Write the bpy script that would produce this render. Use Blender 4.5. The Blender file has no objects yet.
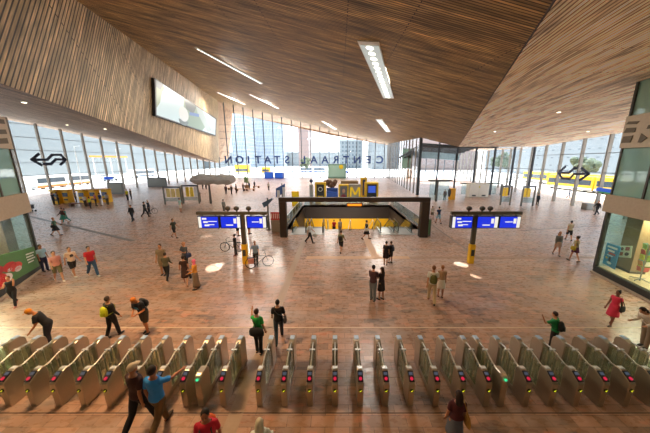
import bpy, bmesh, math, random
import numpy as np
from mathutils import Vector, Matrix
random.seed(7)
sc = bpy.context.scene
COL = sc.collection
PI = math.pi
# ---------------------------------------------------------------- camera
H = 6.6; F = 252.0; CX, CY, VX = 325.0, 216.5, 335.0
TH = math.atan((CY - 161.0) / F); CT, ST = math.cos(TH), math.sin(TH)
cam = bpy.data.cameras.new('camera'); camo = bpy.data.objects.new('camera', cam); COL.objects.link(camo)
cam.sensor_width = 36; cam.lens = F / 650 * 36; cam.shift_x = -(VX - CX) / 650
cam.clip_start = 0.05; cam.clip_end = 2000
camo.location = (0, 0, H); camo.rotation_euler = (PI / 2 - TH, 0, 0)
sc.camera = camo
# ---------------------------------------------------------------- world, sun, exposure
w = bpy.data.worlds.new('world'); sc.world = w; w.use_nodes = True
nt = w.node_tree; bg = nt.nodes['Background']
sky = nt.nodes.new('ShaderNodeTexSky'); sky.sky_type = 'PREETHAM'; sky.turbidity = 6
sky.sun_direction = Vector((0.03, 0.44, 0.89)).normalized()
mx = nt.nodes.new('ShaderNodeMixRGB'); mx.inputs[0].default_value = 0.75; mx.inputs[2].default_value = (0.84, 0.92, 1.0, 1)
nt.links.new(sky.outputs[0], mx.inputs[1]); nt.links.new(mx.outputs[0], bg.inputs[0])
bg.inputs[1].default_value = 3.4
def sun(name, d, e, col, ang):
    l = bpy.data.lights.new(name, 'SUN'); l.energy = e; l.color = col; l.angle = math.radians(ang)
    o = bpy.data.objects.new(name, l); COL.objects.link(o)
    o.rotation_euler = Vector(d).to_track_quat('-Z', 'Y').to_euler()
sun('sun', (-0.03, -0.44, -0.89), 12.0, (1.0, 0.96, 0.9), 0.6)
def area(name, loc, size, power, col, d=(0, 0, -1), sy=None, spread=None):
    l = bpy.data.lights.new(name, 'AREA'); l.energy = power; l.color = col; l.size = size
    if sy: l.shape = 'RECTANGLE'; l.size_y = sy
    if spread: l.spread = math.radians(spread)
    o = bpy.data.objects.new(name, l); COL.objects.link(o); o.location = loc
    q = Vector(d).to_track_quat('-Z', 'Y'); o.rotation_euler = q.to_euler()
    return o
sc.view_settings.view_transform = 'Standard'; sc.view_settings.look = 'None'
sc.view_settings.gamma = 1.0; sc.view_settings.exposure = 0.32; sc.view_settings.use_curve_mapping = False
sc.cycles.max_bounces = 8; sc.cycles.diffuse_bounces = 4; sc.cycles.glossy_bounces = 3
sc.cycles.transparent_max_bounces = 16; sc.cycles.sample_clamp_indirect = 4
# warm area lights added over the gates to tint the near floor, no fixtures modelled
area('gate_fill_light', (-7.5, 7.5, 10), 1.8, 850, (1.0, 0.62, 0.32))
area('gate_fill_light', (7.5, 4.5, 9.6), 2.0, 40, (1.0, 0.66, 0.36))
area('rear_fill_light', (-3, -6.5, 5.5), 14, 150, (1.0, 0.78, 0.55), d=(0, 1, .55), sy=3)  # unseen fill added behind the camera, brightens the near ceiling and gates

def spot(loc, to, power, deg, col=(1, .96, .88)):  # narrow beams added to imitate sun patches on the floor
    l = bpy.data.lights.new('sun_patch_spot', 'SPOT'); l.energy = power; l.color = col; l.spot_size = math.radians(deg); l.spot_blend = .3; l.shadow_soft_size = .05
    o = bpy.data.objects.new('sun_patch_spot', l); COL.objects.link(o); o.location = loc; o.rotation_euler = (Vector(to) - Vector(loc)).to_track_quat('-Z', 'Y').to_euler()
# ---------------------------------------------------------------- measuring helpers (metres from the camera's station)
def ray(u, v):
    t = (v - CY) / F
    return np.array([(u - VX) / F, CT - t * ST, -(ST + t * CT)])
def onp(u, v, p, n):
    r = ray(u, v); o = np.array([0, 0, H]); p = np.array(p, float); n = np.array(n, float)
    return o + r * np.dot(p - o, n) / np.dot(r, n)
def G(u, v, z=0.0): return onp(u, v, (0, 0, z), (0, 0, 1))
def AY(u, v, Y): return onp(u, v, (0, Y, 0), (0, 1, 0))
def ZAT(v, Y): return float(AY(VX, v, Y)[2])
def XAT(u, Y, z=0.0): return (u - VX) / F * (Y * CT + (H - z) * ST)
def plane(a, b, c):
    n = np.cross(b - a, c - a); return a, n / np.linalg.norm(n)

# ---------------------------------------------------------------- materials
def lin(c): return c / 12.92 if c <= 0.04045 else ((c + 0.055) / 1.055) ** 2.4
def rgb(h):
    if isinstance(h, str):
        return tuple(lin(int(h[i:i + 2], 16) / 255) for i in (0, 2, 4))
    return h
MC = {}
def mat(h, rough=0.6, metal=0.0, emit=0.0, var=0.06):
    k = (h, rough, metal, emit)
    if k in MC: return MC[k]
    m = bpy.data.materials.new('m_%s' % (h,)); m.use_nodes = True
    n = m.node_tree; b = n.nodes['Principled BSDF']; c = rgb(h)
    b.inputs['Roughness'].default_value = rough; b.inputs['Metallic'].default_value = metal
    if emit:
        b.inputs['Base Color'].default_value = (*[x * .2 for x in c], 1)
        b.inputs['Emission Color'].default_value = (*c, 1); b.inputs['Emission Strength'].default_value = emit
    else:
        tc = n.nodes.new('ShaderNodeTexCoord'); no = n.nodes.new('ShaderNodeTexNoise'); no.inputs['Scale'].default_value = 9
        r = n.nodes.new('ShaderNodeMixRGB'); r.inputs[1].default_value = (*[max(0, x * (1 - var * 2)) for x in c], 1)
        r.inputs[2].default_value = (*[min(1, x * (1 + var * 2)) for x in c], 1)
        n.links.new(tc.outputs['Object'], no.inputs['Vector']); n.links.new(no.outputs[0], r.inputs[0])
        n.links.new(r.outputs[0], b.inputs['Base Color'])
    MC[k] = m; return m
def glass(name, tint=(0.8, 0.88, 0.9), refl=0.5, haze=0.0, hazecol=(0.5, 0.7, 0.65)):
    m = bpy.data.materials.new(name); m.use_nodes = True; n = m.node_tree
    for x in list(n.nodes):
        if x.type == 'BSDF_PRINCIPLED': n.nodes.remove(x)
    out = [x for x in n.nodes if x.type == 'OUTPUT_MATERIAL'][0]
    t = n.nodes.new('ShaderNodeBsdfTransparent'); t.inputs[0].default_value = (*tint, 1)
    g = n.nodes.new('ShaderNodeBsdfGlossy'); g.inputs[1].default_value = 0.03; g.inputs[0].default_value = (refl, refl, refl, 1)
    fr = n.nodes.new('ShaderNodeFresnel'); fr.inputs[0].default_value = 1.45
    ge = n.nodes.new('ShaderNodeNewGeometry'); ma = n.nodes.new('ShaderNodeMath'); ma.operation = 'MULTIPLY_ADD'   # same reflectance from both sides of the sheet
    ma.inputs[1].default_value = 1 / 1.45 - 1.45; ma.inputs[2].default_value = 1.45; n.links.new(ge.outputs['Backfacing'], ma.inputs[0]); n.links.new(ma.outputs[0], fr.inputs[0])
    mx = n.nodes.new('ShaderNodeMixShader'); n.links.new(fr.outputs[0], mx.inputs[0])
    n.links.new(g.outputs[0], mx.inputs[2])
    if haze:
        d = n.nodes.new('ShaderNodeBsdfDiffuse'); d.inputs[0].default_value = (*hazecol, 1)
        m2 = n.nodes.new('ShaderNodeMixShader'); m2.inputs[0].default_value = haze
        n.links.new(t.outputs[0], m2.inputs[1]); n.links.new(d.outputs[0], m2.inputs[2]); n.links.new(m2.outputs[0], mx.inputs[1])
    else: n.links.new(t.outputs[0], mx.inputs[1])
    n.links.new(mx.outputs[0], out.inputs[0]); return m
GL = glass('facade_glass', (0.93, 0.96, 0.98), 0.5)
GLG = glass('shop_glass', (0.84, 0.95, 0.92), 0.7, 0.05, (0.35, 0.55, 0.5))
GLU = glass('upper_shop_glass', (0.62, 0.78, 0.72), 0.9, 0.55, (0.42, 0.66, 0.58))
GLD = glass('gate_glass', (0.82, 0.88, 0.78), 0.8, 0.14, (0.55, 0.56, 0.44))
GLB = glass('balustrade_glass', (0.75, 0.85, 0.86), 0.6)

def slats(name, c1, c2, gap, pitch, length, streak=0.5, rough=0.65, gain=1.0):
    """timber slats laid along U (UV in metres)"""
    m = bpy.data.materials.new(name); m.use_nodes = True; n = m.node_tree; b = n.nodes['Principled BSDF']
    b.inputs['Roughness'].default_value = rough
    uv = n.nodes.new('ShaderNodeUVMap'); br = n.nodes.new('ShaderNodeTexBrick')
    br.inputs['Scale'].default_value = 1; br.inputs['Mortar Size'].default_value = pitch * 0.17
    br.inputs['Brick Width'].default_value = length; br.inputs['Row Height'].default_value = pitch
    br.offset = 0.37; br.inputs['Color1'].default_value = (*rgb(c1), 1); br.inputs['Color2'].default_value = (*rgb(c2), 1)
    br.inputs['Mortar'].default_value = (*rgb(gap), 1); br.inputs['Mortar Smooth'].default_value = 0.1
    n.links.new(uv.outputs[0], br.inputs['Vector'])
    last = br.outputs['Color']
    for sx, sy, fac, lo, hi in ((0.35, 2.6, streak, 0.42, 1.5), (0.9, 9.0, streak, 0.5, 1.45), (0.22, 1.1, streak, 0.55, 1.4), (0.05, 0.22, 0.3, 0.7, 1.25)):
        mp = n.nodes.new('ShaderNodeMapping'); mp.inputs['Scale'].default_value = (sx, sy, 1)
        no = n.nodes.new('ShaderNodeTexNoise'); no.inputs['Scale'].default_value = 1; no.inputs['Detail'].default_value = 3
        mr = n.nodes.new('ShaderNodeMapRange'); mr.inputs[1].default_value = 0.3; mr.inputs[2].default_value = 0.7
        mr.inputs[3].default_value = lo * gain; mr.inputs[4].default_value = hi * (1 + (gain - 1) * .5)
        mu = n.nodes.new('ShaderNodeMixRGB'); mu.blend_type = 'MULTIPLY'; mu.inputs[0].default_value = fac
        n.links.new(uv.outputs[0], mp.inputs[0]); n.links.new(mp.outputs[0], no.inputs['Vector']); n.links.new(no.outputs[0], mr.inputs[0])
        n.links.new(last, mu.inputs[1]); n.links.new(mr.outputs[0], mu.inputs[2]); last = mu.outputs[0]
    n.links.new(last, b.inputs['Base Color'])
    bp = n.nodes.new('ShaderNodeBump'); bp.inputs['Strength'].default_value = 0.4; bp.inputs['Distance'].default_value = 0.03
    iv = n.nodes.new('ShaderNodeMath'); iv.operation = 'SUBTRACT'; iv.inputs[0].default_value = 1
    n.links.new(br.outputs['Fac'], iv.inputs[1]); n.links.new(iv.outputs[0], bp.inputs['Height']); n.links.new(bp.outputs[0], b.inputs['Normal'])
    return m
def paving():
    m = bpy.data.materials.new('floor_stone'); m.use_nodes = True; n = m.node_tree; b = n.nodes['Principled BSDF']
    uv = n.nodes.new('ShaderNodeUVMap'); last = None
    br = n.nodes.new('ShaderNodeTexBrick'); br.inputs['Scale'].default_value = 1
    br.inputs['Mortar Size'].default_value = 0.007; br.inputs['Brick Width'].default_value = 0.62; br.inputs['Row Height'].default_value = 0.3
    br.offset = 0.41; br.inputs['Color1'].default_value = (*rgb('b58f78'), 1); br.inputs['Color2'].default_value = (*rgb('877061'), 1)
    br.inputs['Mortar'].default_value = (*rgb('6e5b50'), 1); br.inputs['Bias'].default_value = -0.15
    n.links.new(uv.outputs[0], br.inputs['Vector']); last = br.outputs['Color']
    # scattered slabs of other stone, streaks and worn patches
    for sx, sy, lo, hi, cc, fac in ((0.6, 1.6, 0.60, 0.64, '5c5652', 0.6), (0.9, 2.4, 0.62, 0.66, 'cf8c72', 0.5), (0.5, 1.1, 0.52, 0.7, 'a3978f', 0.6), (0.07, 0.1, 0.5, 0.62, 'c0a698', 0.5), (2.2, 5, 0.5, 0.75, 'c8a58c', 0.35)):
        mp = n.nodes.new('ShaderNodeMapping'); mp.inputs['Scale'].default_value = (sx, sy, 1); mp.inputs['Location'].default_value = (sx * 13, sy * 7, 0)
        no = n.nodes.new('ShaderNodeTexNoise'); no.inputs['Scale'].default_value = 1; no.inputs['Detail'].default_value = 4
        mr = n.nodes.new('ShaderNodeMapRange'); mr.inputs[1].default_value = lo; mr.inputs[2].default_value = hi; mr.inputs[4].default_value = fac
        mu = n.nodes.new('ShaderNodeMixRGB'); mu.inputs[2].default_value = (*rgb(cc), 1)
        n.links.new(uv.outputs[0], mp.inputs[0]); n.links.new(mp.outputs[0], no.inputs['Vector']); n.links.new(no.outputs[0], mr.inputs[0])
        n.links.new(mr.outputs[0], mu.inputs[0]); n.links.new(last, mu.inputs[1]); last = mu.outputs[0]
    n.links.new(last, b.inputs['Base Color'])
    mp = n.nodes.new('ShaderNodeMapping'); mp.inputs['Scale'].default_value = (0.8, 1.5, 1)
    no = n.nodes.new('ShaderNodeTexNoise'); no.inputs['Detail'].default_value = 4
    mr = n.nodes.new('ShaderNodeMapRange'); mr.inputs[1].default_value = 0.3; mr.inputs[2].default_value = 0.7; mr.inputs[3].default_value = 0.2; mr.inputs[4].default_value = 0.42
    n.links.new(uv.outputs[0], mp.inputs[0]); n.links.new(mp.outputs[0], no.inputs['Vector']); n.links.new(no.outputs[0], mr.inputs[0]); n.links.new(mr.outputs[0], b.inputs['Roughness'])
    return m
def gridmat(name, wall, win, bw, bh, frame, rough=0.5):
    """a building front: window panes in a grid (UV in metres)"""
    m = bpy.data.materials.new(name); m.use_nodes = True; n = m.node_tree; b = n.nodes['Principled BSDF']; b.inputs['Roughness'].default_value = rough
    uv = n.nodes.new('ShaderNodeUVMap'); br = n.nodes.new('ShaderNodeTexBrick'); br.offset = 0; br.inputs['Scale'].default_value = 1
    br.inputs['Brick Width'].default_value = bw; br.inputs['Row Height'].default_value = bh; br.inputs['Mortar Size'].default_value = frame
    c = rgb(win); br.inputs['Color1'].default_value = (*c, 1); br.inputs['Color2'].default_value = (*[x * .75 for x in c], 1); br.inputs['Mortar'].default_value = (*rgb(wall), 1)
    n.links.new(uv.outputs[0], br.inputs['Vector']); n.links.new(br.outputs['Color'], b.inputs['Base Color']); return m

# ---------------------------------------------------------------- mesh builder
class MB:
    def __init__(s): s.v = []; s.f = []; s.m = []; s.uv = None
    def add(s, vs, fs, mi=0):
        k = len(s.v); s.v += [tuple(map(float, p)) for p in vs]; s.f += [tuple(k + i for i in f) for f in fs]; s.m += [mi] * len(fs); return s
    def box(s, x0, x1, y0, y1, z0, z1, mi=0):
        return s.add([(x, y, z) for z in (z0, z1) for x, y in ((x0, y0), (x1, y0), (x1, y1), (x0, y1))],
                     [(3, 2, 1, 0), (4, 5, 6, 7), (0, 1, 5, 4), (1, 2, 6, 5), (2, 3, 7, 6), (3, 0, 4, 7)], mi)
    def rbox(s, c, sz, r, mi=0, n=3):          # box with rounded vertical-plan corners
        pts = []
        for cx, cy, a0 in ((1, 1, 0), (-1, 1, 90), (-1, -1, 180), (1, -1, 270)):
            for i in range(n + 1):
                a = math.radians(a0 + 90 * i / n); pts.append((c[0] + cx * (sz[0] / 2 - r) + r * math.cos(a), c[1] + cy * (sz[1] / 2 - r) + r * math.sin(a)))
        return s.prism([(p[0], p[1], c[2] - sz[2] / 2) for p in pts], (0, 0, sz[2]), mi)
    def prism(s, pts, d, mi=0):                # closed polygon pushed along d
        n = len(pts); P = [Vector(p) for p in pts]; D = Vector(d)
        return s.add(P + [p + D for p in P], [tuple(range(n))[::-1], tuple(range(n, 2 * n))] + [(i, (i + 1) % n, n + (i + 1) % n, n + i) for i in range(n)], mi)
    def bar(s, a, b, w, h, up=(0, 0, 1), mi=0):
        a = Vector(a); b = Vector(b); d = (b - a).normalized(); sd = d.cross(Vector(up))
        if sd.length < 1e-4: sd = d.cross(Vector((1, 0, 0)))
        sd.normalize(); u = sd.cross(d); q = [a + sd * (w / 2 * i) + u * (h / 2 * j) for i, j in ((-1, -1), (1, -1), (1, 1), (-1, 1))]
        return s.prism(q, b - a, mi)
    def tube(s, pts, rad, n=8, mi=0, cap=True, round_=False, flat=None):
        P = [Vector(p) for p in pts]; R = list(rad) if hasattr(rad, '__len__') else [rad] * len(P)
        if round_:
            d0 = (P[0] - P[1]).normalized(); d1 = (P[-1] - P[-2]).normalized(); r0, r1 = R[0], R[-1]
            P = [P[0] + d0 * r0 * .95, P[0] + d0 * r0 * .6] + P + [P[-1] + d1 * r1 * .6, P[-1] + d1 * r1 * .95]
            R = [r0 * .3, r0 * .8] + R + [r1 * .8, r1 * .3]
        rings = []; ref = None
        for i, p in enumerate(P):
            d = (P[min(i + 1, len(P) - 1)] - P[max(i - 1, 0)]).normalized()
            if ref is None: ref = Vector((1, 0, 0)) if abs(d.x) < .8 else Vector((0, 1, 0))
            sd = (ref - d * ref.dot(d)).normalized(); ref = sd; u = d.cross(sd)
            fx, fy = (flat or (1, 1)); rings.append([p + sd * (R[i] * fx * math.cos(2 * PI * k / n)) + u * (R[i] * fy * math.sin(2 * PI * k / n)) for k in range(n)])
        return s.loft(rings, mi, cap)
    def loft(s, rings, mi=0, cap=True):
        n = len(rings[0]); vs = [p for r in rings for p in r]
        fs = [(j * n + i, j * n + (i + 1) % n, (j + 1) * n + (i + 1) % n, (j + 1) * n + i) for j in range(len(rings) - 1) for i in range(n)]
        if cap: fs += [tuple(range(n))[::-1], tuple(range((len(rings) - 1) * n, len(rings) * n))]
        return s.add(vs, fs, mi)
    def ell(s, c, r, n=12, m=8, mi=0, rot=None):
        c = Vector(c); rings = []
        for j in range(1, m):
            a = PI * j / m; rings.append([Vector((r[0] * math.sin(a) * math.cos(2 * PI * i / n), r[1] * math.sin(a) * math.sin(2 * PI * i / n), -r[2] * math.cos(a))) for i in range(n)])
        top = Vector((0, 0, r[2])); bot = -top; vs = [p for q in rings for p in q] + [bot, top]
        if rot: vs = [rot @ p for p in vs]
        vs = [c + p for p in vs]; L = len(vs)
        fs = [(j * n + i, j * n + (i + 1) % n, (j + 1) * n + (i + 1) % n, (j + 1) * n + i) for j in range(m - 2) for i in range(n)]
        fs += [(L - 2, (i + 1) % n, i) for i in range(n)] + [(L - 1, (m - 2) * n + i, (m - 2) * n + (i + 1) % n) for i in range(n)]
        return s.add(vs, fs, mi)
    def mesh(s, name, mats, smooth=False):
        me = bpy.data.meshes.new(name); me.from_pydata(s.v, [], s.f); me.update()
        for m_ in (mats if isinstance(mats, (list, tuple)) else [mats]): me.materials.append(m_)
        me.polygons.foreach_set('material_index', s.m)
        if len(s.f) > 1:
            bm_ = bmesh.new(); bm_.from_mesh(me); bmesh.ops.recalc_face_normals(bm_, faces=bm_.faces); bm_.to_mesh(me); bm_.free()
        if smooth: me.polygons.foreach_set('use_smooth', [True] * len(me.polygons))
        return me
    def build(s, name, mats, parent=None, smooth=False, kind=None, bevel=0):
        o = bpy.data.objects.new(name, s.mesh(name, mats, smooth)); COL.objects.link(o)
        if parent: o.parent = parent
        if kind: o['kind'] = kind
        if bevel:
            b = o.modifiers.new('bevel', 'BEVEL'); b.width = bevel; b.segments = 2; b.limit_method = 'ANGLE'
        return o
def tag(o, label, cat, group=None, kind=None):
    o['label'] = label; o['category'] = cat
    if group: o['group'] = group
    if kind: o['kind'] = kind
    return o
def thing(name, label, cat, loc=(0, 0, 0), rz=0.0, group=None):
    o = bpy.data.objects.new(name, None); COL.objects.link(o); o.location = tuple(map(float, loc)); o.rotation_euler = (0, 0, rz)
    o.empty_display_size = .2
    return tag(o, label, cat, group)
def copy_tree(o, parent=None):
    c = o.copy(); COL.objects.link(c); c.parent = parent
    for ch in list(o.children): copy_tree(ch, c)
    return c
def poly(name, pts, m, udir=None, kind='structure', thick=0.0, parent=None, holes=None):
    """one planar face with UVs in metres, udir = direction of U"""
    P = [Vector(map(float, p)) for p in pts]; n = (P[1] - P[0]).cross(P[2] - P[0]).normalized()
    b = MB(); b.add(P, [tuple(range(len(P)))]); me = b.mesh(name, m)
    U = Vector(udir).normalized() if udir is not None else Vector((1, 0, 0)); U = (U - n * U.dot(n)).normalized(); V = n.cross(U)
    uv = me.uv_layers.new(name='UVMap')
    for l in me.loops: p = me.vertices[l.vertex_index].co; uv.data[l.index].uv = (p.dot(U), p.dot(V))
    o = bpy.data.objects.new(name, me); COL.objects.link(o)
    if kind: o['kind'] = kind
    if parent: o.parent = parent
    if thick:
        s = o.modifiers.new('thick', 'SOLIDIFY'); s.thickness = thick; s.offset = 0
    return o
def boxuv(o, sc_=1.0):
    me = o.data; uv = me.uv_layers.new(name='UVMap')
    for p in me.polygons:
        n = p.normal
        for li in p.loop_indices:
            c = me.vertices[me.loops[li].vertex_index].co
            if abs(n.z) > .7: q = (c.x, c.y)
            elif abs(n.x) > abs(n.y): q = (c.y, c.z)
            else: q = (c.x, c.z)
            uv.data[li].uv = (q[0] * sc_, q[1] * sc_)
    return o
# ---------------------------------------------------------------- the hall's folded timber planes
YB = 104.0; YR = -9.0
T1 = AY(218, 101, YB); P2 = AY(388, 144, YB); P3 = AY(458, 147, 49.8)
Cp = plane(T1, P2, P3); T0 = onp(76, 0, *Cp); K0 = onp(555, 0, *Cp); M = AY(219, 163, YB)
Ap = plane(M, T1, T0); B0 = onp(0, 83, *Ap)
LF0 = np.array([-52.2, 42.14, 0]); F1 = np.array([-52.2, 42.3, 13.4])
LN = np.array([M[1] - 42.14, 52.2 + M[0], 0]); LN[1] = -LN[1]      # normal of the left glass wall
RF0 = np.array([38.3, 49.8, 0.]); RF1 = np.array([34.6, 32., 0.]); rdir = (RF0 - RF1) / np.linalg.norm(RF0 - RF1); RN = np.array([rdir[1], -rdir[0], 0])
Rp = plane(P3, K0, onp(612, 134, RF0, RN))
def ext(a, b, Y): s = (Y - a[1]) / (b[1] - a[1]); return a + (b - a) * s
def zon(P, x, y): p, n = P; return p[2] - (n[0] * (x - p[0]) + n[1] * (y - p[1])) / n[2]
def rfx(y): return RF0[0] + (y - RF0[1]) * rdir[0] / rdir[1]
def lfx(y): return LF0[0] + (y - LF0[1]) * (M[0] - LF0[0]) / (M[1] - LF0[1])
Ar = ext(T1, T0, YR); Br = ext(M, B0, YR); Fr = ext(M, F1, YR); Kr = ext(P3, K0, YR)
S0 = np.array([16.3, 49.8, 0.]); S1 = np.array([21.0, YB, 0.])      # side wall of the glass entrance
S0t = np.array([S0[0], S0[1], zon(Cp, *S0[:2])]); S1t = np.array([S1[0], S1[1], zon(Cp, *S1[:2])])
m_ceil = slats('ceiling_slats', 'c8a468', 'a68552', '3a2616', 0.13, 6.5, 1.0)
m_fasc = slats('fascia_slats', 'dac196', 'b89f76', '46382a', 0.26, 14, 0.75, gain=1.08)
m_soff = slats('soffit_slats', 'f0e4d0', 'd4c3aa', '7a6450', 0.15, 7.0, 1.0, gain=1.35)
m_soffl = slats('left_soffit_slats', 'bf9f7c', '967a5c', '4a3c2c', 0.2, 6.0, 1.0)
poly('ceiling', [T1, S1t, S0t, P3, Kr, Ar], m_ceil, (1, 0, -.24), thick=0)
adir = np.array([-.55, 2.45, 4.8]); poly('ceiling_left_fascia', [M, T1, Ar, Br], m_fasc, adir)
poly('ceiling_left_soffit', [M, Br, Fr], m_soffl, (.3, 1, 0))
Rr = np.array([rfx(YR), YR, zon(Rp, rfx(YR), YR)]); R1 = np.array([rfx(49.8), 49.8, zon(Rp, rfx(49.8), 49.8)])
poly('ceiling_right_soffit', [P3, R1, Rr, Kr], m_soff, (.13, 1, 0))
Rb0 = np.array([24.2, 52, zon(Rp, 24.2, 52)]); Rb1 = np.array([24.2, 74, zon(Rp, 24.2, 52) + .4]); Rb2 = np.array([rfx(74), 74, zon(Rp, rfx(52), 52) + .4]); Rb3 = np.array([rfx(52), 52, zon(Rp, rfx(52), 52)])
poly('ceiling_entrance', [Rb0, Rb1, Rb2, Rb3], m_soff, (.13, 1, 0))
# the same planes go on outside the glass as the street canopy
m_out = slats('canopy_slats', 'c9a888', 'b8977a', '7a5f4a', 0.5, 4, 0.3)
E0 = AY(233, 113, 118); E1 = AY(330, 135, 118); E2 = AY(402, 147.5, 118); E3 = AY(229, 158, 118)
poly('ceiling_canopy', [T1, E0, E1, E2, S1t], m_out, (1, 0, -.24)); poly('ceiling_canopy_side', [M, E3, E0, T1], m_out, (0, 1, .5))
# outer canopy beyond the left and right glass
fl = lambda y: M + (F1 - M) * ((y - M[1]) / (F1[1] - M[1]))
o1 = fl(104) + np.array([-6, 0, .8]); o2 = fl(YR) + np.array([-7, 0, 1.2])
poly('ceiling_left_canopy', [fl(104), fl(YR), o2, o1], m_out, (.3, 1, 0))
q = lambda y, dx, dz: np.array([rfx(y) + dx, y, zon(Rp, rfx(y), y) + dz])
poly('ceiling_right_canopy', [q(74, 0, 0), q(74, 3.5, .5), q(YR, 3.5, .5), q(YR, 0, 0)], m_out, (.1, 1, 0))
# rear wall of the hall behind the viewer and the storeys over it
mw = mat('6b5747', .8)
poly('wall_rear', [(lfx(YR), YR, -7), (rfx(YR), YR, -7), (rfx(YR), YR, 16), (lfx(YR), YR, 22)], mw)
b = MB(); b.tube([P3, Kr], .035, 6); b.build('trim_14', mat('2a2019', .7), kind='structure')
# roof above everything keeps the sky off the timber's back
poly('ceiling_roof', [(-60, YR - 1, 36), (-60, YB, 36), (24, YB, 36), (42, 52, 20), (42, YR - 1, 20)], mw)

# ---------------------------------------------------------------- floor with the metro stairwell cut out
m_floor = paving()
PX0, PX1, PY0, PY1, PD = -4.7, 8.3, 24.2, 38.0, -6.2
fb = MB(); xa, xb, ya, yb_ = -60, 46, YR, YB + .2
for x0, x1, y0, y1 in ((xa, xb, ya, PY0), (xa, xb, PY1, yb_), (xa, PX0, PY0, PY1), (PX1, xb, PY0, PY1)):
    fb.box(x0, x1, y0, y1, -.3, 0)
fl_o = fb.build('floor', m_floor, kind='structure'); boxuv(fl_o)
def strip(nm, a, b, wd, h, z=.004):
    a = Vector((a[0], a[1], 0)); b = Vector((b[0], b[1], 0)); d = (b - a).normalized(); s_ = Vector((-d.y, d.x, 0)) * wd / 2
    m_ = MB(); m_.prism([a + s_, a - s_, b - s_, b + s_], (0, 0, z)); return m_.build(nm, mat(h, .5), kind='structure')
g = G(230, 421); g2 = G(286, 290)
gx = (g[0] + g2[0]) / 2
strip('trim_1', (gx, YR), (gx, 21.5), .38, 'a8917c')
strip('trim_2', (-30, G(335, 327.6)[1]), (rfx(9) - 2, G(335, 327.6)[1]), .05, 'd8c4a8')
g = G(335, 257.5); strip('trim_3', (-2, g[1]), (5.2, g[1]), .5, 'c79f7c'); strip('trim_9', (5.2, g[1]), (26, g[1]), .35, 'a08470')
a, b = G(366, 238), G(375, 256); strip('trim_4', a, b, .55, 'c79f7c')
a, b = G(28, 216), G(133, 241); strip('trim_5', a, b, .35, '6e6660')
a, b = G(520, 230.5), G(604, 225.5); strip('trim_6', a, b, .22, '7d7068')
a, b = G(428, 222), G(480, 259); strip('trim_7', a, b, .18, '8d8078')
strip('trim_8', (-28, G(335, 413)[1]), (24, G(335, 413)[1]), .03, '5b4a3c')

# ---------------------------------------------------------------- glass walls
m_mul = mat('8f877c', .5, .3); m_muld = mat('3c4046', .5, .3); m_tr = mat('6a7076', .5, .3)
def gwall(nm, line, ztop, ys, mats_, wid=.22, dep=.45, tr=(), trh=.1, closed=None, n=None):
    """line(t)->(x,y); a curtain wall: one glass sheet, mullions and transoms as children"""
    root = bpy.data.objects.new(nm, None); COL.objects.link(root); root['kind'] = 'structure'
    t0, t1 = ys[0], ys[-1]; P = [Vector((*line(t), 0)) for t in (t0, t1)]; d = (P[1] - P[0]).normalized(); nn = Vector((d.y, -d.x, 0))
    pts = [P[0], P[1]] + [Vector((*line(t), ztop(t))) for t in ([t1, t0] if not closed else closed)]
    poly('glass_pane', pts, GL, d, kind=None, parent=root)
    for t in ys:
        p = Vector((*line(t), 0)); m_ = MB(); m_.prism([p + d * (wid / 2 * i) + nn * (dep / 2 * j) for i, j in ((-1, -1), (1, -1), (1, 1), (-1, 1))], (0, 0, ztop(t)))
        m_.build('mullion', mats_[0], root)
    for z in tr:
        N = 60; ok = [t0 + (t1 - t0) * i / N for i in range(N + 1) if ztop(t0 + (t1 - t0) * i / N) > z + .05]
        if len(ok) > 1:
            m_ = MB(); m_.bar((*line(ok[0]), z), (*line(ok[-1]), z), trh, trh); m_.build('transom', mats_[1], root)
    return root
lt = [42.3 + 3.66 * k for k in range(-10, 17)]
gwall('window_1', lambda t: (lfx(t), t), lambda t: fl(t)[2], lt, (m_mul, m_tr), .2, .42, [2.1 * k for k in range(1, 9)], .09)
def zt_b(x):
    return T1[2] + (S1t[2] - T1[2]) * (x - T1[0]) / (S1t[0] - T1[0])
bx_ = [M[0] + .2 + 3.69 * k for k in range(0, 19)]
def zb(x):
    return zt_b(x) if x > T1[0] else M[2] + (T1[2] - M[2]) * max(0, (x - M[0]) / (T1[0] - M[0]))
gwall('window_2', lambda t: (t, YB), zb, bx_, (m_muld, m_tr), .24, .5, [2.55 * k for k in range(1, 11)], .09, closed=[bx_[-1], T1[0], bx_[0]])
st = [49.8 + 3.6 * k for k in range(0, 16)]
gwall('window_3', lambda t: (S0[0] + (S1[0] - S0[0]) * (t - 49.8) / (YB - 49.8), t), lambda t: zon(Cp, S0[0] + (S1[0] - S0[0]) * (t - 49.8) / (YB - 49.8), t), st, (m_mul, m_tr), .12, .25, (3.1, 6), .06)
def ztf(x): return zon(Cp, x, 49.8) if x < P3[0] else zon(Rp, x, 49.8)
gwall('window_4', lambda t: (t, 49.8), ztf, [16.3, 19.9, 23.46, 27.1, 30.7, 34.4, 38.2], (m_muld, m_tr), .2, .4, (2.7, 5.2), .1, closed=[38.2, 23.46, 16.3])
rt = [50.7 - 4.4 * k for k in range(0, 14)]
gwall('window_5', lambda t: (rfx(t), t), lambda t: zon(Rp, rfx(t), t), rt, (m_mul, m_tr), .22, .4, (2.6, 5.1, 7.6), .09)
gwall('window_6', lambda t: (rfx(t), t), lambda t: 9.6, [55.1 + 4.4 * k for k in range(0, 12)], (m_mul, m_tr), .2, .4, (2.6, 5.1, 7.6), .09)
gwall('window_7', lambda t: (t, YB), lambda t: 12, [22 + 3.7 * k for k in range(0, 8)], (m_muld, m_tr), .24, .5, (2.6, 5.1, 7.6), .09)
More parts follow.
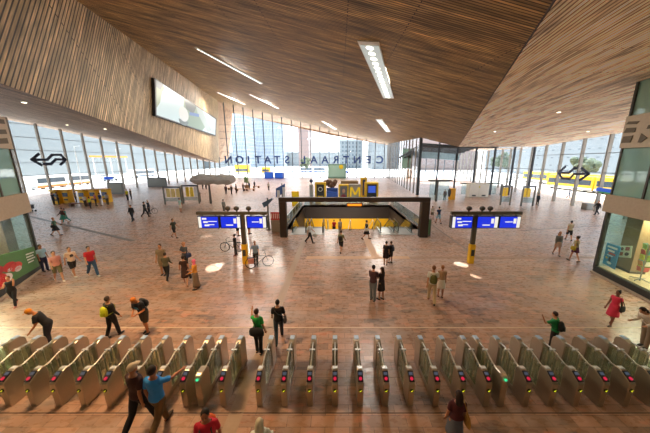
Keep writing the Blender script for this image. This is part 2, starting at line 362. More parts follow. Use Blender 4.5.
# steel lattice over the entrance and the heavy dark lintel
b = MB()
for k in range(26):
    x = 16.8 + k * .42; b.bar((x, 50.4, 9.9 - k * .03), (x - 1.4 + .8 * math.sin(k * 2.1), 62, 7.4), .09, .25)
for k in range(7): b.bar((16.6, 50.4 + k * 1.7, 9.9 - k * .32), (28, 51 + k * 1.7, 9.2 - k * .28), .1, .2)
b.build('trim_10', mat('3d4244', .5, .3), kind='structure')
b = MB(); b.bar((20.0, 49.6, 9.25), (31, 49.6, 9.25), .35, .45); b.build('trim_11', mat('3a3a3a', .6), kind='structure')
b = MB(); b.bar((16.3, 50.0, 7.8), (24, 50.0, 7.3), .12, 1.2); b.build('trim_12', mat('8fa3a6', .3, .3), kind='structure')
b = MB(); b.bar((16.3, 49.75, 0), (16.3, 49.75, S0t[2]), .5, .5, (0, 1, 0)); b.build('trim_13', mat('35383a', .5, .3), kind='structure')

# ---------------------------------------------------------------- street outside
boxo = MB(); boxo.box(-900, -60, -300, 900, -.4, -.02); boxo.box(46, 900, -300, 900, -.4, -.02); boxo.box(-60, 46, YB + .2, 900, -.4, -.02)
boxo.build('ground', mat('e0dcd6', .9), kind='structure')
gp = gridmat('tower_pale_front', 'a3abb2', '8391a0', 1.6, 3.6, .35); gb = gridmat('office_front', '6c7478', '46525c', 3.0, 3.4, .9)
gg = gridmat('long_front', '747b7c', '4c5a62', 2.4, 4.2, 1.3); gr = gridmat('brick_front', '84706a', '5a6470', 3.0, 3.3, 1.4); gw = gridmat('white_front', '7c8284', '4a545c', 4, 3.2, 1.5)
def building(label, x0, x1, y0, y1, h, m, steps=()):
    r = thing('office_building', label, 'building', ((x0 + x1) / 2, (y0 + y1) / 2, 0)); ox, oy = (x0 + x1) / 2, (y0 + y1) / 2
    b = MB(); b.box(x0 - ox, x1 - ox, y0 - oy, y1 - oy, 0, h)
    for s in steps: b.box(s[0] - ox, s[1] - ox, y0 - oy, y1 - oy, 0, s[2])
    boxuv(b.build('facade', m, r)); b = MB(); b.box(x0 - ox - .6, x1 - ox + .6, y0 - oy - .6, y1 - oy + .6, h, h + 1.2); b.build('parapet', mat('8f979c', .8), r)
    return r
def bpx(label, u0, u1, Y, vt, m, dep=30, steps=()):
    return building(label, XAT(u0, Y), XAT(u1, Y), Y, Y + dep, ZAT(vt, Y), m, [(XAT(a, Y), XAT(b_, Y), ZAT(c, Y)) for a, b_, c in steps])
bpx('tall pale blue stepped glass tower behind the back glass wall, at its left', 238, 249, 260, 108, gp, steps=((233.5, 237.9, 125),))
bpx('broad pale blue high-rise right of the stepped tower', 256, 283, 305, 100, gp)
bpx('narrow blue-grey high-rise behind the middle of the back glass wall', 299, 309, 250, 128, gr)
bpx('lower grey office block behind the right of the mirrored letters', 340, 362, 230, 141, gb)
bpx('white office block beyond the hanging green banner', 372, 398, 210, 138, gw)
bpx('low white block across the street behind the mirrored letters', 225, 340, 340, 153, gw)
building('very long grey office building beyond the left glass wall', -150, -110, 40, 215, 27, gg)
building('blue-grey office building standing nearest beyond the left glass wall', -152, -112, -20, 36, 40, gb)
building('pale office block beyond the far end of the left glass wall', -140, -108, 224, 255, 24, gw)
building('long pale office block along the street beyond the right glass wall', 96, 120, 60, 165, 26, gw)
building('blue-grey office block nearest beyond the right glass wall', 94, 120, 5, 56, 34, gb)
building('brown-grey office block far down the street behind the glass entrance', 60, 104, 190, 230, 32, gr)
def tree(label, x, y, h, r, c='5a6450'):
    t = thing('street_tree', label, 'tree', (x, y, 0)); b = MB(); b.tube([(0, 0, 0), (.1, 0, h * .5), (0, .1, h * .75)], [.2, .14, .08], 6); b.build('trunk', mat('6b5a48', .9), t)
    rn = random.Random(int(x * 7 + y)); b = MB()
    for k in range(26):
        a, e = rn.random() * 2 * PI, rn.random() * 2 - 1; q = r * rn.random() ** .4
        b.ell((q * math.cos(a) * math.sqrt(1 - e * e), q * math.sin(a) * math.sqrt(1 - e * e), h * .72 + q * e * .8), (r * .34,) * 3, 7, 5)
    b.build('crown', mat(c, .9), t)
tree('leafy street tree outside right of the glass entrance', 62, 96, 9, 3.2); tree('leafy street tree outside beyond the right glass wall', 60, 62, 8, 2.6)
tree('street tree outside the back glass wall beside the yellow tram', -16, 139, 8, 3)
def tram(label, a, b, h=3.4, w=2.5, body='f0c020', low='e8e8e4', name='tram'):
    a = Vector(a); b = Vector(b); L = (b - a).length; t = thing(name, label, name, a, math.atan2((b - a).y, (b - a).x)); n = max(1, round(L / 10))
    for k in range(n):
        x0, x1 = L * k / n + .15, L * (k + 1) / n - .15
        m_ = MB(); m_.box(x0, x1, -w / 2, w / 2, .35, h); m_.build('carriage', mat(body, .5), t, bevel=.15)
        m_ = MB(); m_.box(x0 + .4, x1 - .4, -w / 2 - .02, w / 2 + .02, 1.5, 2.6); m_.build('window_band', mat('46525c', .2), t)
        m_ = MB(); m_.box(x0 + .1, x1 - .1, -w / 2 - .015, w / 2 + .015, .4, .95); m_.build('skirt_panel', mat(low, .5), t)
        for xx in (x0 + 1.5, x1 - 1.5):
            m_ = MB()
            for s_ in (-1, 1): m_.tube([(xx, s_ * (w / 2 - .35), .38), (xx, s_ * (w / 2 - .1), .38)], .38, 12)
            m_.build('wheelset', mat('2c2c2c', .7), t)
tram('yellow tram standing outside the right glass wall, behind the arrow logo', (56, 30, 0), (54.5, 64, 0))
tram('yellow tram farther along the street outside the right glass wall', (64, 34, 0), (63, 84, 0), h=3.3)
tram('yellow tram outside the back glass wall under the left mirrored letters', (XAT(236, 135), 135, 0), (XAT(250, 135), 135, 0), h=4.6, w=3)
tram('orange-yellow bus outside the back glass wall under the mirrored letter T', (XAT(262, 128), 128, 0), (XAT(271, 128), 128, 0), h=3.6, name='bus')
tram('white bus with blue skirt outside the back glass wall under the word middle', (XAT(300, 150), 150, 0), (XAT(326, 150), 150, 0), h=3.4, body='dfe3ea', low='3a5bb0', name='bus')
tram('white and orange bus standing outside the left glass wall', (-70, 58, 0), (-72, 74, 0), h=3.1, body='ecebe6', low='d98a3a', name='bus')
def van(label, x, y, rz, c):
    t = thing('parked_car', label, 'car', (x, y, 0), rz); b = MB(); b.prism([(-2.1, -.85, .35), (2.1, -.85, .35), (2.1, -.85, .9), (1.2, -.85, 1.0), (.6, -.85, 1.5), (-1.4, -.85, 1.5), (-2.1, -.85, 1.0)], (0, 1.7, 0)); b.build('car_body', mat(c, .3), t, bevel=.08)
    b = MB(); b.prism([(1.0, -.87, 1.0), (.55, -.87, 1.42), (-1.3, -.87, 1.42), (-1.8, -.87, 1.0)], (0, 1.74, 0)); b.build('side_windows', mat('39434a', .2), t)
    for xx in (-1.3, 1.3):
        for yy in (-.85, .65): b = MB(); b.tube([(xx, yy, .33), (xx, yy + .2, .33)], .33, 12); b.build('wheel', mat('262626', .8), t)
cars = [(-72, 45, 1.5, 'd8d8d8', 'white car outside the left glass wall, nearest one'), (-84, 60, 1.6, 'b04038', 'red car outside the left glass wall'), (-76, 86, 1.5, '9aa4ae', 'silver car outside the left glass wall near its far end'), (-88, 96, 1.6, 'e2e2e2', 'white car outside beyond the far end of the left glass wall'),
        (XAT(345, 140), 140, .1, '3c62b8', 'blue car outside the back glass wall'), (XAT(290, 160), 160, 0, 'c9cdd2', 'silver car outside the back glass wall'), (72, 100, 1.5, 'd8dadd', 'white car outside behind the glass entrance'), (70, 74, 1.6, '4a6ea0', 'blue car outside behind the glass entrance')]
for x, y, r_, c, l in cars: van(l, x, y, r_, c)
for i, (x, y, h, l) in enumerate(((-62, 62, 10, 'tall white lamp mast outside the left glass wall, nearest one'), (-64, 76, 10, 'tall white lamp mast outside the left glass wall toward the back'), (50, 70, 9, 'tall lamp mast outside the glass entrance'))):
    t = thing('street_lamp', l, 'street lamp', (x, y, 0)); b = MB(); b.tube([(0, 0, 0), (0, 0, h)], [.12, .07], 8); b.build('pole', mat('dcdcd8', .5), t)
    b = MB(); b.bar((0, 0, h), (1.4, 0, h + .1), .12, .08); b.build('lamp_arm', mat('dcdcd8', .5), t)
t = thing('street_gantry', 'orange gantry beam on posts far outside the left glass wall', 'gantry', (-85, 97.7, 0)); b = MB(); b.box(-.2, .2, -8, 8, 7.9, 8.5); b.build('beam', mat('e0983c', .7), t)
for y in (-7, 0, 7): b = MB(); b.box(-.12, .12, y - .12, y + .12, 0, 7.9); b.build('post', mat('cfcfcf', .7), t)

m_kerb = mat('a8a49c', .8)
for i, (x, y0, y1, w_, c_) in enumerate(((-62, 25, 125, 1.2, 'b4b0a8'), (-70, 25, 125, .8, '9c9a94'), (-80, 25, 140, 5, '8f8d88'), (-98, 25, 150, 3, 'b0a89c'))):
    b = MB(); b.box(x - w_ / 2, x + w_ / 2, y0, y1, -.02, .03 if i else .12); b.build('trim_%d' % (20 + i), mat(c_, .85), kind='structure')
for i, (x, y0, y1, w_, c_) in enumerate(((49, 15, 90, .8, 'b4b0a8'), (55.5, 15, 110, 3.4, 'a5a29a'), (63, 15, 110, 3.4, '9a9892'), (72, 15, 150, 7, '908e8a'))):
    b = MB(); b.box(x - w_ / 2, x + w_ / 2, y0, y1, -.02, .02); b.build('trim_%d' % (30 + i), mat(c_, .85), kind='structure')
tram('white and grey bus on the road beyond the left glass wall', (-80, 100, .05), (-80, 112, .05), h=3.1, body='e4e4e0', low='5a6a7a', name='bus')
# ---------------------------------------------------------------- writing on the glass
root = thing('station_letters', 'dark blue letters CENTRAAL STATION seen from behind high on the back glass wall', 'sign', (0, YB - .35, ZAT(163.3, YB)))
mb_ = mat('26407c', .6)
for ch, u in zip('NOITATS' + 'LAARTNEC', (229, 240, 249, 258.5, 268, 277.5, 287.5, 303.5, 314, 325, 336, 346, 357, 368.5, 379.5)):
    c = bpy.data.curves.new('letter', 'FONT'); c.body = ch; c.size = 4.1; c.extrude = .12; c.align_x = 'CENTER'; c.offset = .09
    o = bpy.data.objects.new('tmp', c); COL.objects.link(o); dg_ = bpy.context.evaluated_depsgraph_get(); dg_.update(); me_ = bpy.data.meshes.new_from_object(o.evaluated_get(dg_)); bpy.data.objects.remove(o)
    me_.materials.clear(); c = me_; o = bpy.data.objects.new('letter', me_); COL.objects.link(o); o.parent = root; o.location = (XAT(u, YB, 6), 0, 0); o.rotation_euler = (PI / 2, 0, PI); c.materials.append(mb_)
def logo(nm, label, strokes, P, N, wd, off):
    root = thing(nm, label, 'logo', tuple(map(float, onp(*strokes[0][0], P, N)))); o0 = np.array(root.location); N = Vector(N).normalized()
    for s_ in strokes:
        pts = [Vector(onp(u, v, P, N) - o0) for u, v in s_]; b = MB()
        for p, q_ in zip(pts[:-1], pts[1:]):
            d = (q_ - p).normalized() * wd * .35; b.bar(p - d + N * off, q_ + d + N * off, .06, wd, up=N.cross(d))
        b.build('stroke', mat('2c3550', .6), root)
logo('arrow_logo', 'dark blue twin arrow railway logo on the left glass wall', [[(37, 154), (30.3, 159.7), (40, 165)], [(30.3, 159.7), (45.7, 159.7), (50.6, 154.8), (59.2, 154.8), (64, 159.7), (59.2, 164.6)], [(42.6, 164.2), (49.4, 164.2), (54.3, 159.3), (63, 159.6)]], LF0, LN, .42, .3 if LN[0] > 0 else -.3)
logo('arrow_logo', 'dark blue twin arrow railway logo on the right glass wall', [[(585, 168.2), (592.3, 174), (583, 180.2)], [(568.3, 166.6), (561.5, 172.8), (565.2, 178.3), (572.6, 178.9), (577, 174), (592.3, 174)], [(561.5, 172.8), (572, 172.8), (577.5, 168.2), (580, 168.2)]], RF0, RN, .36, -.4)
# ---------------------------------------------------------------- ceiling lights and the big screen
def clight(label, quad, P, em, lamps=0, power=0, emc='fff6e6', rim='d8d4c8'):
    p, n = P; n = Vector(n); n = -n if n.z > 0 else n
    pts = [Vector(onp(u, v, p, n)) for u, v in quad]; c = sum(pts, Vector()) / 4
    t = thing('ceiling_light', label, 'ceiling light', c); L = [q - c for q in pts]
    b = MB(); b.prism([q + n * .005 for q in L], n * .05); b.build('housing', mat(rim, .35, .2), t)
    ins = [q * .97 + n * .06 for q in L]
    if lamps:
        a = (L[0] + L[1]) / 2; z = (L[2] + L[3]) / 2; wv = (L[1] - L[0]).length
        b = MB(); b.prism([q * .93 + n * .055 for q in L], n * .01); b.build('diffuser', mat('c9d2cc', .3, 0, em * .35), t)
        for k in range(lamps):
            q = a + (z - a) * ((k + .9) / (lamps + .8)) + n * .07; r = Matrix.Identity(3); m_ = MB(); m_.tube([q, q + n * .03], wv * .17, 10); m_.build('lamp', mat(emc, .3, 0, em * 2.2), t)
    else:
        b = MB(); b.prism(ins, n * .01); b.build('diffuser', mat(emc, .3, 0, em), t)
    if power:
        l = bpy.data.lights.new('lamp_light', 'AREA'); l.energy = power * 6; l.size = 1.6; l.shape = 'RECTANGLE'; l.size_y = 5; l.color = (1, .92, .82)
        o = bpy.data.objects.new('lamp_light', l); COL.objects.link(o); o.parent = t; o.location = n * .15
    return t
clight('largest skylight-like ceiling light strip with a row of round lamps', [(357.6, 40), (379, 41), (394, 97.8), (383.5, 97.8)], Cp, 1.3, 15, 120)
clight('short wide ceiling light strip below the largest one', [(375.6, 119), (382, 119), (391, 131.7), (386, 131.7)], Cp, 1.2, 8, 350)
clight('longest thin ceiling light strip, nearest on the left', [(194, 47), (196.2, 46.8), (263, 83), (261, 84)], Cp, 1.4, 26, 200)
clight('thin ceiling light strip farthest left, close to the back glass wall', [(216.5, 92.2), (218, 92), (246, 104.2), (244.5, 104.8)], Cp, 1.4, 0, 1500)
clight('thin ceiling light strip in the second pair, right of the farthest left one', [(248.7, 94), (250.2, 94), (279.5, 108.2), (278, 108.8)], Cp, 1.4, 0, 700)
clight('small thin ceiling light strip above the mirrored letters', [(321, 121), (323.5, 121), (337, 129), (335, 129.5)], Cp, 1.4, 0, 900)
def down(label, u, v, P, k='ceiling'):
    c = Vector(onp(u, v, *P)); b = MB(); b.tube([(0, 0, .05), (0, 0, -.06)], .16, 14); r = thing('recessed_spot_lamp', label, 'ceiling light', c, group='recessed spots in the low timber soffits')
    b.build('rim', mat('c9c4ba', .4), r); b = MB(); b.tube([(0, 0, -.055), (0, 0, -.075)], .12, 14); b.build('bulb', mat('fff0d0', .4, 0, 6), r)
DL = plane(M, Br, Fr)
for l, u, v in (('nearest recessed spot in the left soffit above the arrow logo', 24, 101.6), ('middle recessed spot in the left soffit', 67, 124.5), ('farthest recessed spot in the left soffit', 105, 128.5)): down(l, u, v, DL)
for l, u, v in (('recessed spot high in the right soffit', 559, 111.5), ('recessed spot in the right soffit near the sloping ceiling edge', 495, 131), ('recessed spot low in the right soffit above the right glass wall', 588, 131)): down(l, u, v, Rp)
sx = Vector(onp(228, 66, *Cp)) - Vector((0, 0, .4))
for (u, v, q, pw, dg_) in ((214, 267.5, (228, 66), 60000, 2.8), (220, 264.5, (228, 66), 45000, 1.6), (461, 264.5, (383, 90), 30000, 3.2), (476, 276, (383, 90), 24000, 2.2), (207, 236, (228, 66), 12000, 3.6)):
    spot(Vector(onp(*q, *Cp)) - Vector((0, 0, .4)), Vector(G(u, v)), pw, dg_)
# screen
pn = Vector(Ap[1]); pn = pn if pn.x > 0 else -pn
def scr(pts, off, th, nm, m_, par, c0):
    P = [Vector(onp(u, v, *Ap)) - c0 + pn * off for u, v in pts]; b = MB(); b.prism(P, pn * th); return b.build(nm, m_, par)
c0 = Vector(onp(180, 105, *Ap)); t = thing('video_screen', 'large bright video screen showing water and a round float on the left timber fascia', 'screen', c0)
scr([(151, 77.5), (152, 115.5), (214.5, 136), (215.5, 118.5)], .02, .35, 'screen_case', mat('1d1d1f', .5), t, c0)
SQ = [(152.5, 79), (153, 114.5), (214, 134.8), (214.6, 119)]
def sq(a, b_):  # a across 0..1, b down 0..1
    l = (SQ[0][0] + (SQ[1][0] - SQ[0][0]) * b_, SQ[0][1] + (SQ[1][1] - SQ[0][1]) * b_); r = (SQ[3][0] + (SQ[2][0] - SQ[3][0]) * b_, SQ[3][1] + (SQ[2][1] - SQ[3][1]) * b_)
    return (l[0] + (r[0] - l[0]) * a, l[1] + (r[1] - l[1]) * a)
def sp(ab, off, c, e=.62, nm='picture_patch'): scr([sq(*q) for q in ab], off, .004, nm, mat(c, .4, 0, e * .62), t, c0)
sp([(0, 0), (0, 1), (1, 1), (1, 0)], .375, 'cfe6e6', .9, 'picture')
sp([(.0, .0), (.0, .8), (.06, .6), (.1, .25), (.14, .1), (.1, 0)], .38, 'a9bd8f', .6)
sp([(0, .0), (.0, .2), (.07, .22), (.12, .0)], .385, '8a9a94', .5)
sp([(.46, 0), (.47, 1), (.78, 1), (.86, .6), (.68, 0)], .38, '8fae8c', .6)
sp([(.47, 0), (.5, .35), (.62, .45), (.68, .0)], .385, '566a66', .5)
sp([(.66, 0), (.7, .3), (.87, 1), (.93, .8), (.8, 0)], .385, 'b7c6bf', .75)
sp([(.56, .42), (.56, .55), (.72, .42), (.72, .28)], .39, '4b7ec4', .7)
sp([(.78, 0), (.9, .6), (1, .7), (1, 0)], .386, 'dfe9e4', .85)
sp([(.46 + .085 * math.cos(k * PI / 8), .62 + .28 * math.sin(k * PI / 8)) for k in range(16)], .395, 'e9eae2', .85, 'white_float')
sp([(.46 + .085 * math.cos(k * PI / 8), .85 + .2 * math.sin(k * PI / 8)) for k in range(9)], .392, '6d7f78', .5)

# ---------------------------------------------------------------- shops left and right
m_clad = mat('b3a189', .7); m_dark = mat('26251f', .5); m_frame = mat('4b463f', .5, .3)
def shop(side):
    L = side == 'left'; sg = -1 if L else 1
    a = G(43, 269) if L else G(592, 272); bpt = G(0, 300) if L else G(650, 302); a = Vector(a); bq = Vector(bpt); d = (bq - a).normalized()   # toward the viewer
    n = Vector((d.y, -d.x, 0)); n = n if n.x * -sg > 0 else -n                  # into the hall
    Y = a.y; Z = lambda v: ZAT(v, Y)
    r = thing('shop_building', 'two-storey glass shop with tan bands at the %s edge' % side, 'shop', a); r.rotation_euler = (0, 0, 0)
    Lg = 26.0; dep = 14.0
    if L: zs = dict(g1=Z(212), b1=Z(193), u1=Z(149), s1=Z(117))
    else: zs = dict(g1=Z(211.5), b1=Z(194.5), u1=Z(148.5), s1=Z(116.5))
    top = 11.0 if not L else 9.6
    def slab(nm, t0, t1, o0, o1, z0, z1, m_, par=r, bev=0):   # t along d, o outward(+n)/inward(-n)
        P = [d * t0 + n * o0, d * t1 + n * o0, d * t1 + n * o1, d * t0 + n * o1]; b = MB(); b.prism([p + Vector((0, 0, z0)) for p in P], (0, 0, z1 - z0)); return b.build(nm, m_, par, bevel=bev)
    slab('plinth', 0, Lg, -dep, 0, 0, .42, m_dark)
    slab('plinth_trim', -.05, Lg, 0, .1, 0, .1, mat('b9a895', .6))
    slab('shop_floor', .1, Lg, -dep, -.12, .42, .48, mat('b39a74', .5))
    slab('shop_window', .08, Lg, -.06, -.03, .42, zs['g1'], GLG)
    slab('end_window', .02, .05, -dep, -.06, .42, zs['g1'], GLG)
    slab('corner_post', -.02, .14, -.16, .02, .3, zs['g1'], m_dark)
    for k in range(1, 6): slab('window_post', 3.3 * k, 3.3 * k + .09, -.14, 0, .4, zs['g1'], m_dark)
    slab('fascia_band', -.15, Lg, -dep, .12, zs['g1'], zs['b1'], m_clad)
    slab('shop_ceiling', .1, Lg, -dep, -.2, zs['g1'] - .06, zs['g1'] - .01, mat('d5c9b0', .7))
    slab('upper_window', .08, Lg, -.06, -.03, zs['b1'], zs['u1'], GLU); slab('upper_end_window', .02, .05, -dep, -.06, zs['b1'], zs['u1'], GLU)
    for k in range(0, 7): slab('window_post', 1.75 * k, 1.75 * k + .1, -.14, .02, zs['b1'], zs['u1'], m_frame)
    slab('upper_room_wall', .3, Lg, -dep, -3.2, zs['b1'], zs['u1'], mat('70806f', .8))
    slab('upper_floor', .1, Lg, -3.2, -.1, zs['b1'], zs['b1'] + .03, mat('8d8a78', .7))
    sgn = slab('sign_panel', .0, Lg, -dep, .1, zs['u1'], zs['s1'], mat('c3b49d', .7))
    slab('rear_wall', .4, Lg, -dep, -dep + .1, .42, zs['g1'], mat('8fb0aa', .7))
    # lights inside the shop
    for k in range(3):
        l = bpy.data.lights.new('shop_lamp', 'AREA'); l.size = 1.2; l.energy = 240 if not L else 300; l.color = (1, .86, .62); o = bpy.data.objects.new('shop_lamp', l); COL.objects.link(o); o.parent = r; p = d * (1.6 + 3.4 * k) - n * 1.8; o.location = (p.x, p.y, zs['g1'] - .12)
    return r, a, d, n, zs, slab, sgn
rR, aR, dR, nR, zR, slR, sgR = shop('right'); rL, aL, dL, nL, zL, slL, sgL = shop('left')
# upper right glazing over the sign
slR('top_window', .1, 20, -.1, -.06, zR['s1'], 10.6, GLU)
for k in range(4): slR('window_post', 1.6 * k, 1.6 * k + .12, -.16, .02, zR['s1'], 10.6, m_frame)
slR('top_room_wall', .6, 20, -12, -3, zR['s1'], 10.4, mat('a8a678', .8))
def onshop(a, n, u, v, off): return onp(u, v, np.array(a + n * off), np.array(n))
def patch(nm, quad, a, n, off, th, m_, par):
    P = [Vector(onshop(a, n, u, v, off)) - a for u, v in quad]; b = MB(); b.prism(P, n * th); return b.build(nm, m_, par)
cut = mat('6d6456', .8)
for qd in ([(629, 121.5), (640, 121), (637, 124), (626.5, 124.5)], [(627, 128), (636.5, 127.5), (635, 132), (624, 133)], [(624, 136.5), (633.5, 135.5), (630.5, 142.5), (621.5, 143)],
           [(649, 125), (660, 124), (660, 127), (647, 129)], [(642, 133.5), (648, 138), (641, 142.5), (638, 142.5)]): patch('sign_letter', qd, aR, nR, .11, .03, cut, rR)
for qd in ([(-8, 118), (3, 119.5), (4.5, 124), (-8, 122.5)], [(-8, 129.5), (5, 129.5), (6.5, 134), (-8, 134)], [(-8, 139), (6.5, 138), (8, 143.5), (-8, 144)]): patch('sign_letter', qd, aL, nL, .11, .03, cut, rL)
# right shop contents
def inshop(a, d, n, t, o, z=.48): p = a + d * t - n * o; return (p.x, p.y, z)
hR = zR['g1'] - .52
def column(lbl, a, d, n, t, o, c, h):
    th_ = thing('shop_column', lbl, 'column', inshop(a, d, n, t, o), math.atan2(d.y, d.x)); b = MB(); b.box(-.45, .45, -.32, .32, 0, h); b.build('shaft', mat(c, .5, .3), th_, bevel=.02)
    b = MB(); b.box(-.5, .5, -.37, .37, 0, .12); b.build('base', mat('4a4236', .6), th_)
column('brown metal-clad column inside the right shop behind the posters', aR, dR, nR, .6, 1.3, '8a7050', hR)
column('dark brown column inside the left shop window', aL, dL, nL, .7, .95, '4a3a2c', zL['g1'] - .52)
def poster(nm, lbl, quad, a, n, off, c, bits):
    P = [Vector(onshop(a, n, u, v, off)) for u, v in quad]; c0 = sum(P, Vector()) / 4; t = thing(nm, lbl, 'poster', c0); b = MB(); b.prism([p - c0 for p in P], n * -.03); b.build('board', mat(c, .5, 0, 0), t)
    def loc(a_, b_): return (P[0] * (1 - a_) + P[1] * a_) * (1 - b_) + (P[3] * (1 - a_) + P[2] * a_) * b_ - c0
    for x0, y0, x1, y1, cc, shp in bits:
        b = MB(); cx_, cy_ = (x0 + x1) / 2, (y0 + y1) / 2
        q = [loc(x0, y0), loc(x1, y0), loc(x1, y1), loc(x0, y1)] if shp == 'r' else [loc(cx_ + (x1 - x0) / 2 * math.cos(k * PI / 6), cy_ + (y1 - y0) / 2 * math.sin(k * PI / 6)) for k in range(12)]
        b.prism([p + n * (.004 if shp == 'r' else .008) for p in q], n * .006); b.build('printed_patch', mat(cc, .5), t)
    return t
poster('shop_poster', 'blue poster with white and red pictures in the right shop window', [(607, 242.5), (620.5, 247), (614.5, 269.5), (602.5, 263)], aR, nR, -.09, '1c8fbf',
       [(.12, .1, .85, .18, 'e8f2f5', 'r'), (.2, .26, .7, .34, 'f2f2ee', 'r'), (.3, .38, .8, .46, 'c05048', 'r'), (.2, .5, .65, .53, 'e8f2f5', 'r'), (.4, .58, .55, .8, '20303c', 'r'), (.3, .78, .68, .9, 'dfe9ee', 'c'), (.15, .62, .3, .7, 'd9c24a', 'r')])
poster('shop_poster', 'cream poster with brown and red pictures beside the blue poster', [(620.5, 245.5), (632, 246), (630.5, 258), (618, 257)], aR, nR, -.3, 'd9cfae',
       [(.12, .12, .35, .42, '7a5038', 'c'), (.5, .1, .85, .4, 'a03830', 'r'), (.1, .55, .35, .85, 'b85a30', 'r'), (.5, .55, .85, .85, '4a3a30', 'c')])
poster('shop_poster', 'green poster with red and white flowers in the left shop window', [(-10, 258), (34, 246.5), (39.5, 266), (-10, 295)], aL, nL, .04, '4f8040',
       [(.0, .55, .3, .98, 'd8342c', 'c'), (.22, .3, .5, .62, 'c9302a', 'c'), (.35, .38, .62, .7, 'df4a3e', 'c'), (.12, .62, .4, .95, 'efe6e2', 'c'), (.02, .3, .24, .6, 'b82a26', 'c'), (.45, .55, .6, .75, 'f0e8e4', 'c'), (.3, .5, .42, .62, 'f0e8e4', 'c'),
        (.74, .22, .95, .28, 'e8f0e4', 'r'), (.74, .34, .92, .40, 'e8f0e4', 'r'), (.75, .46, .95, .52, 'e8f0e4', 'r'), (.76, .58, .9, .64, 'e8f0e4', 'r')])
# magazine rack and clothes display in the right shop
t = thing('magazine_rack', 'wire magazine rack with colourful covers in the right shop window', 'rack', inshop(aR, dR, nR, 2.0, .65), math.atan2(dR.y, dR.x))
b = MB(); b.tube([(0, 0, 0), (0, 0, 2.0)], .03, 8); b.build('pole', mat('8a8a86', .4, .6), t)
b = MB()
for k in range(4): a_ = k * PI / 2 + .4; b.tube([(0, 0, .12), (.4 * math.cos(a_), .4 * math.sin(a_), .05)], .025, 6)
b.build('foot', mat('8a8a86', .4, .6), t)
rn = random.Random(3)
for k in range(5):
    for j in range(4):
        a_ = j * PI / 2; b = MB(); x, y = .16 * math.cos(a_), .16 * math.sin(a_); b.bar((x, y, .55 + .3 * k), (x * 1.25, y * 1.25, .8 + .3 * k), .22, .02, up=(math.cos(a_), math.sin(a_), 0)); b.build('magazine', mat(rn.choice(['d8c24a', 'c0504a', 'e4dcc8', '4f8a8a', '86a04a', 'd98a50']), .5), t)
t = thing('shelf_unit', 'greenish shelf unit with goods standing deep in the right shop', 'shelf', inshop(aR, dR, nR, 1.9, 3.6), math.atan2(dR.y, dR.x))
b = MB(); b.box(-.6, .6, .2, .25, 0, 1.7)
for k in range(4): b.box(-.6, .6, -.2, .2, .3 + .42 * k, .34 + .42 * k)
for s_ in (-.6, .57): b.box(s_, s_ + .03, -.2, .2, 0, 1.7)
b.build('frame', mat('6f8f86', .5), t)
for k in range(4):
    for j in range(5): b = MB(); b.box(-.52 + .22 * j, -.36 + .22 * j, -.15, .1, .34 + .42 * k, .34 + .42 * k + .2 + .05 * ((j * k) % 3)); b.build('goods', mat(['c9c2a8', '7fa095', 'b05a48', 'd8d2c0'][(j + k) % 4], .6), t)
t = thing('display_counter', 'low shelf counter with small goods behind the left shop window', 'counter', inshop(aL, dL, nL, 3.0, 1.2), math.atan2(dL.y, dL.x)); b = MB(); b.box(-.9, .9, -.3, .3, 0, 1.3); b.build('counter_body', mat('96866a', .6), t)
for k in range(5): b = MB(); b.box(-.8 + .34 * k, -.6 + .34 * k, -.15, .15, 1.3, 1.5 + .07 * (k % 3)); b.build('goods', mat(['d8c8a0', 'a85a40', '6a9a8a'][k % 3], .6), t)

# ---------------------------------------------------------------- ticket gates
m_st = bpy.data.materials.new('brushed_steel'); m_st.use_nodes = True; n_ = m_st.node_tree; bb = n_.nodes['Principled BSDF']; bb.inputs['Metallic'].default_value = .75; bb.inputs['Roughness'].default_value = .3
tc_ = n_.nodes.new('ShaderNodeTexCoord'); mp_ = n_.nodes.new('ShaderNodeMapping'); mp_.inputs['Scale'].default_value = (2, 2, 60); no_ = n_.nodes.new('ShaderNodeTexNoise'); no_.inputs['Scale'].default_value = 3
r_ = n_.nodes.new('ShaderNodeMixRGB'); r_.inputs[1].default_value = (*rgb('a89c88'), 1); r_.inputs[2].default_value = (*rgb('cdc3b2'), 1)
n_.links.new(tc_.outputs['Object'], mp_.inputs[0]); n_.links.new(mp_.outputs[0], no_.inputs['Vector']); n_.links.new(no_.outputs[0], r_.inputs[0]); n_.links.new(r_.outputs[0], bb.inputs['Base Color'])
m_blk = mat('17171a', .35); m_cap = mat('d4dbe0', .35, .3); m_rail = mat('c9ccc8', .3, .7)
GW = .168; SP = .69; GY = 5.64
def prof(b, pts, w_, mi=0): b.prism([(-w_ / 2, y, z) for y, z in pts], (w_, 0, 0), mi); return b
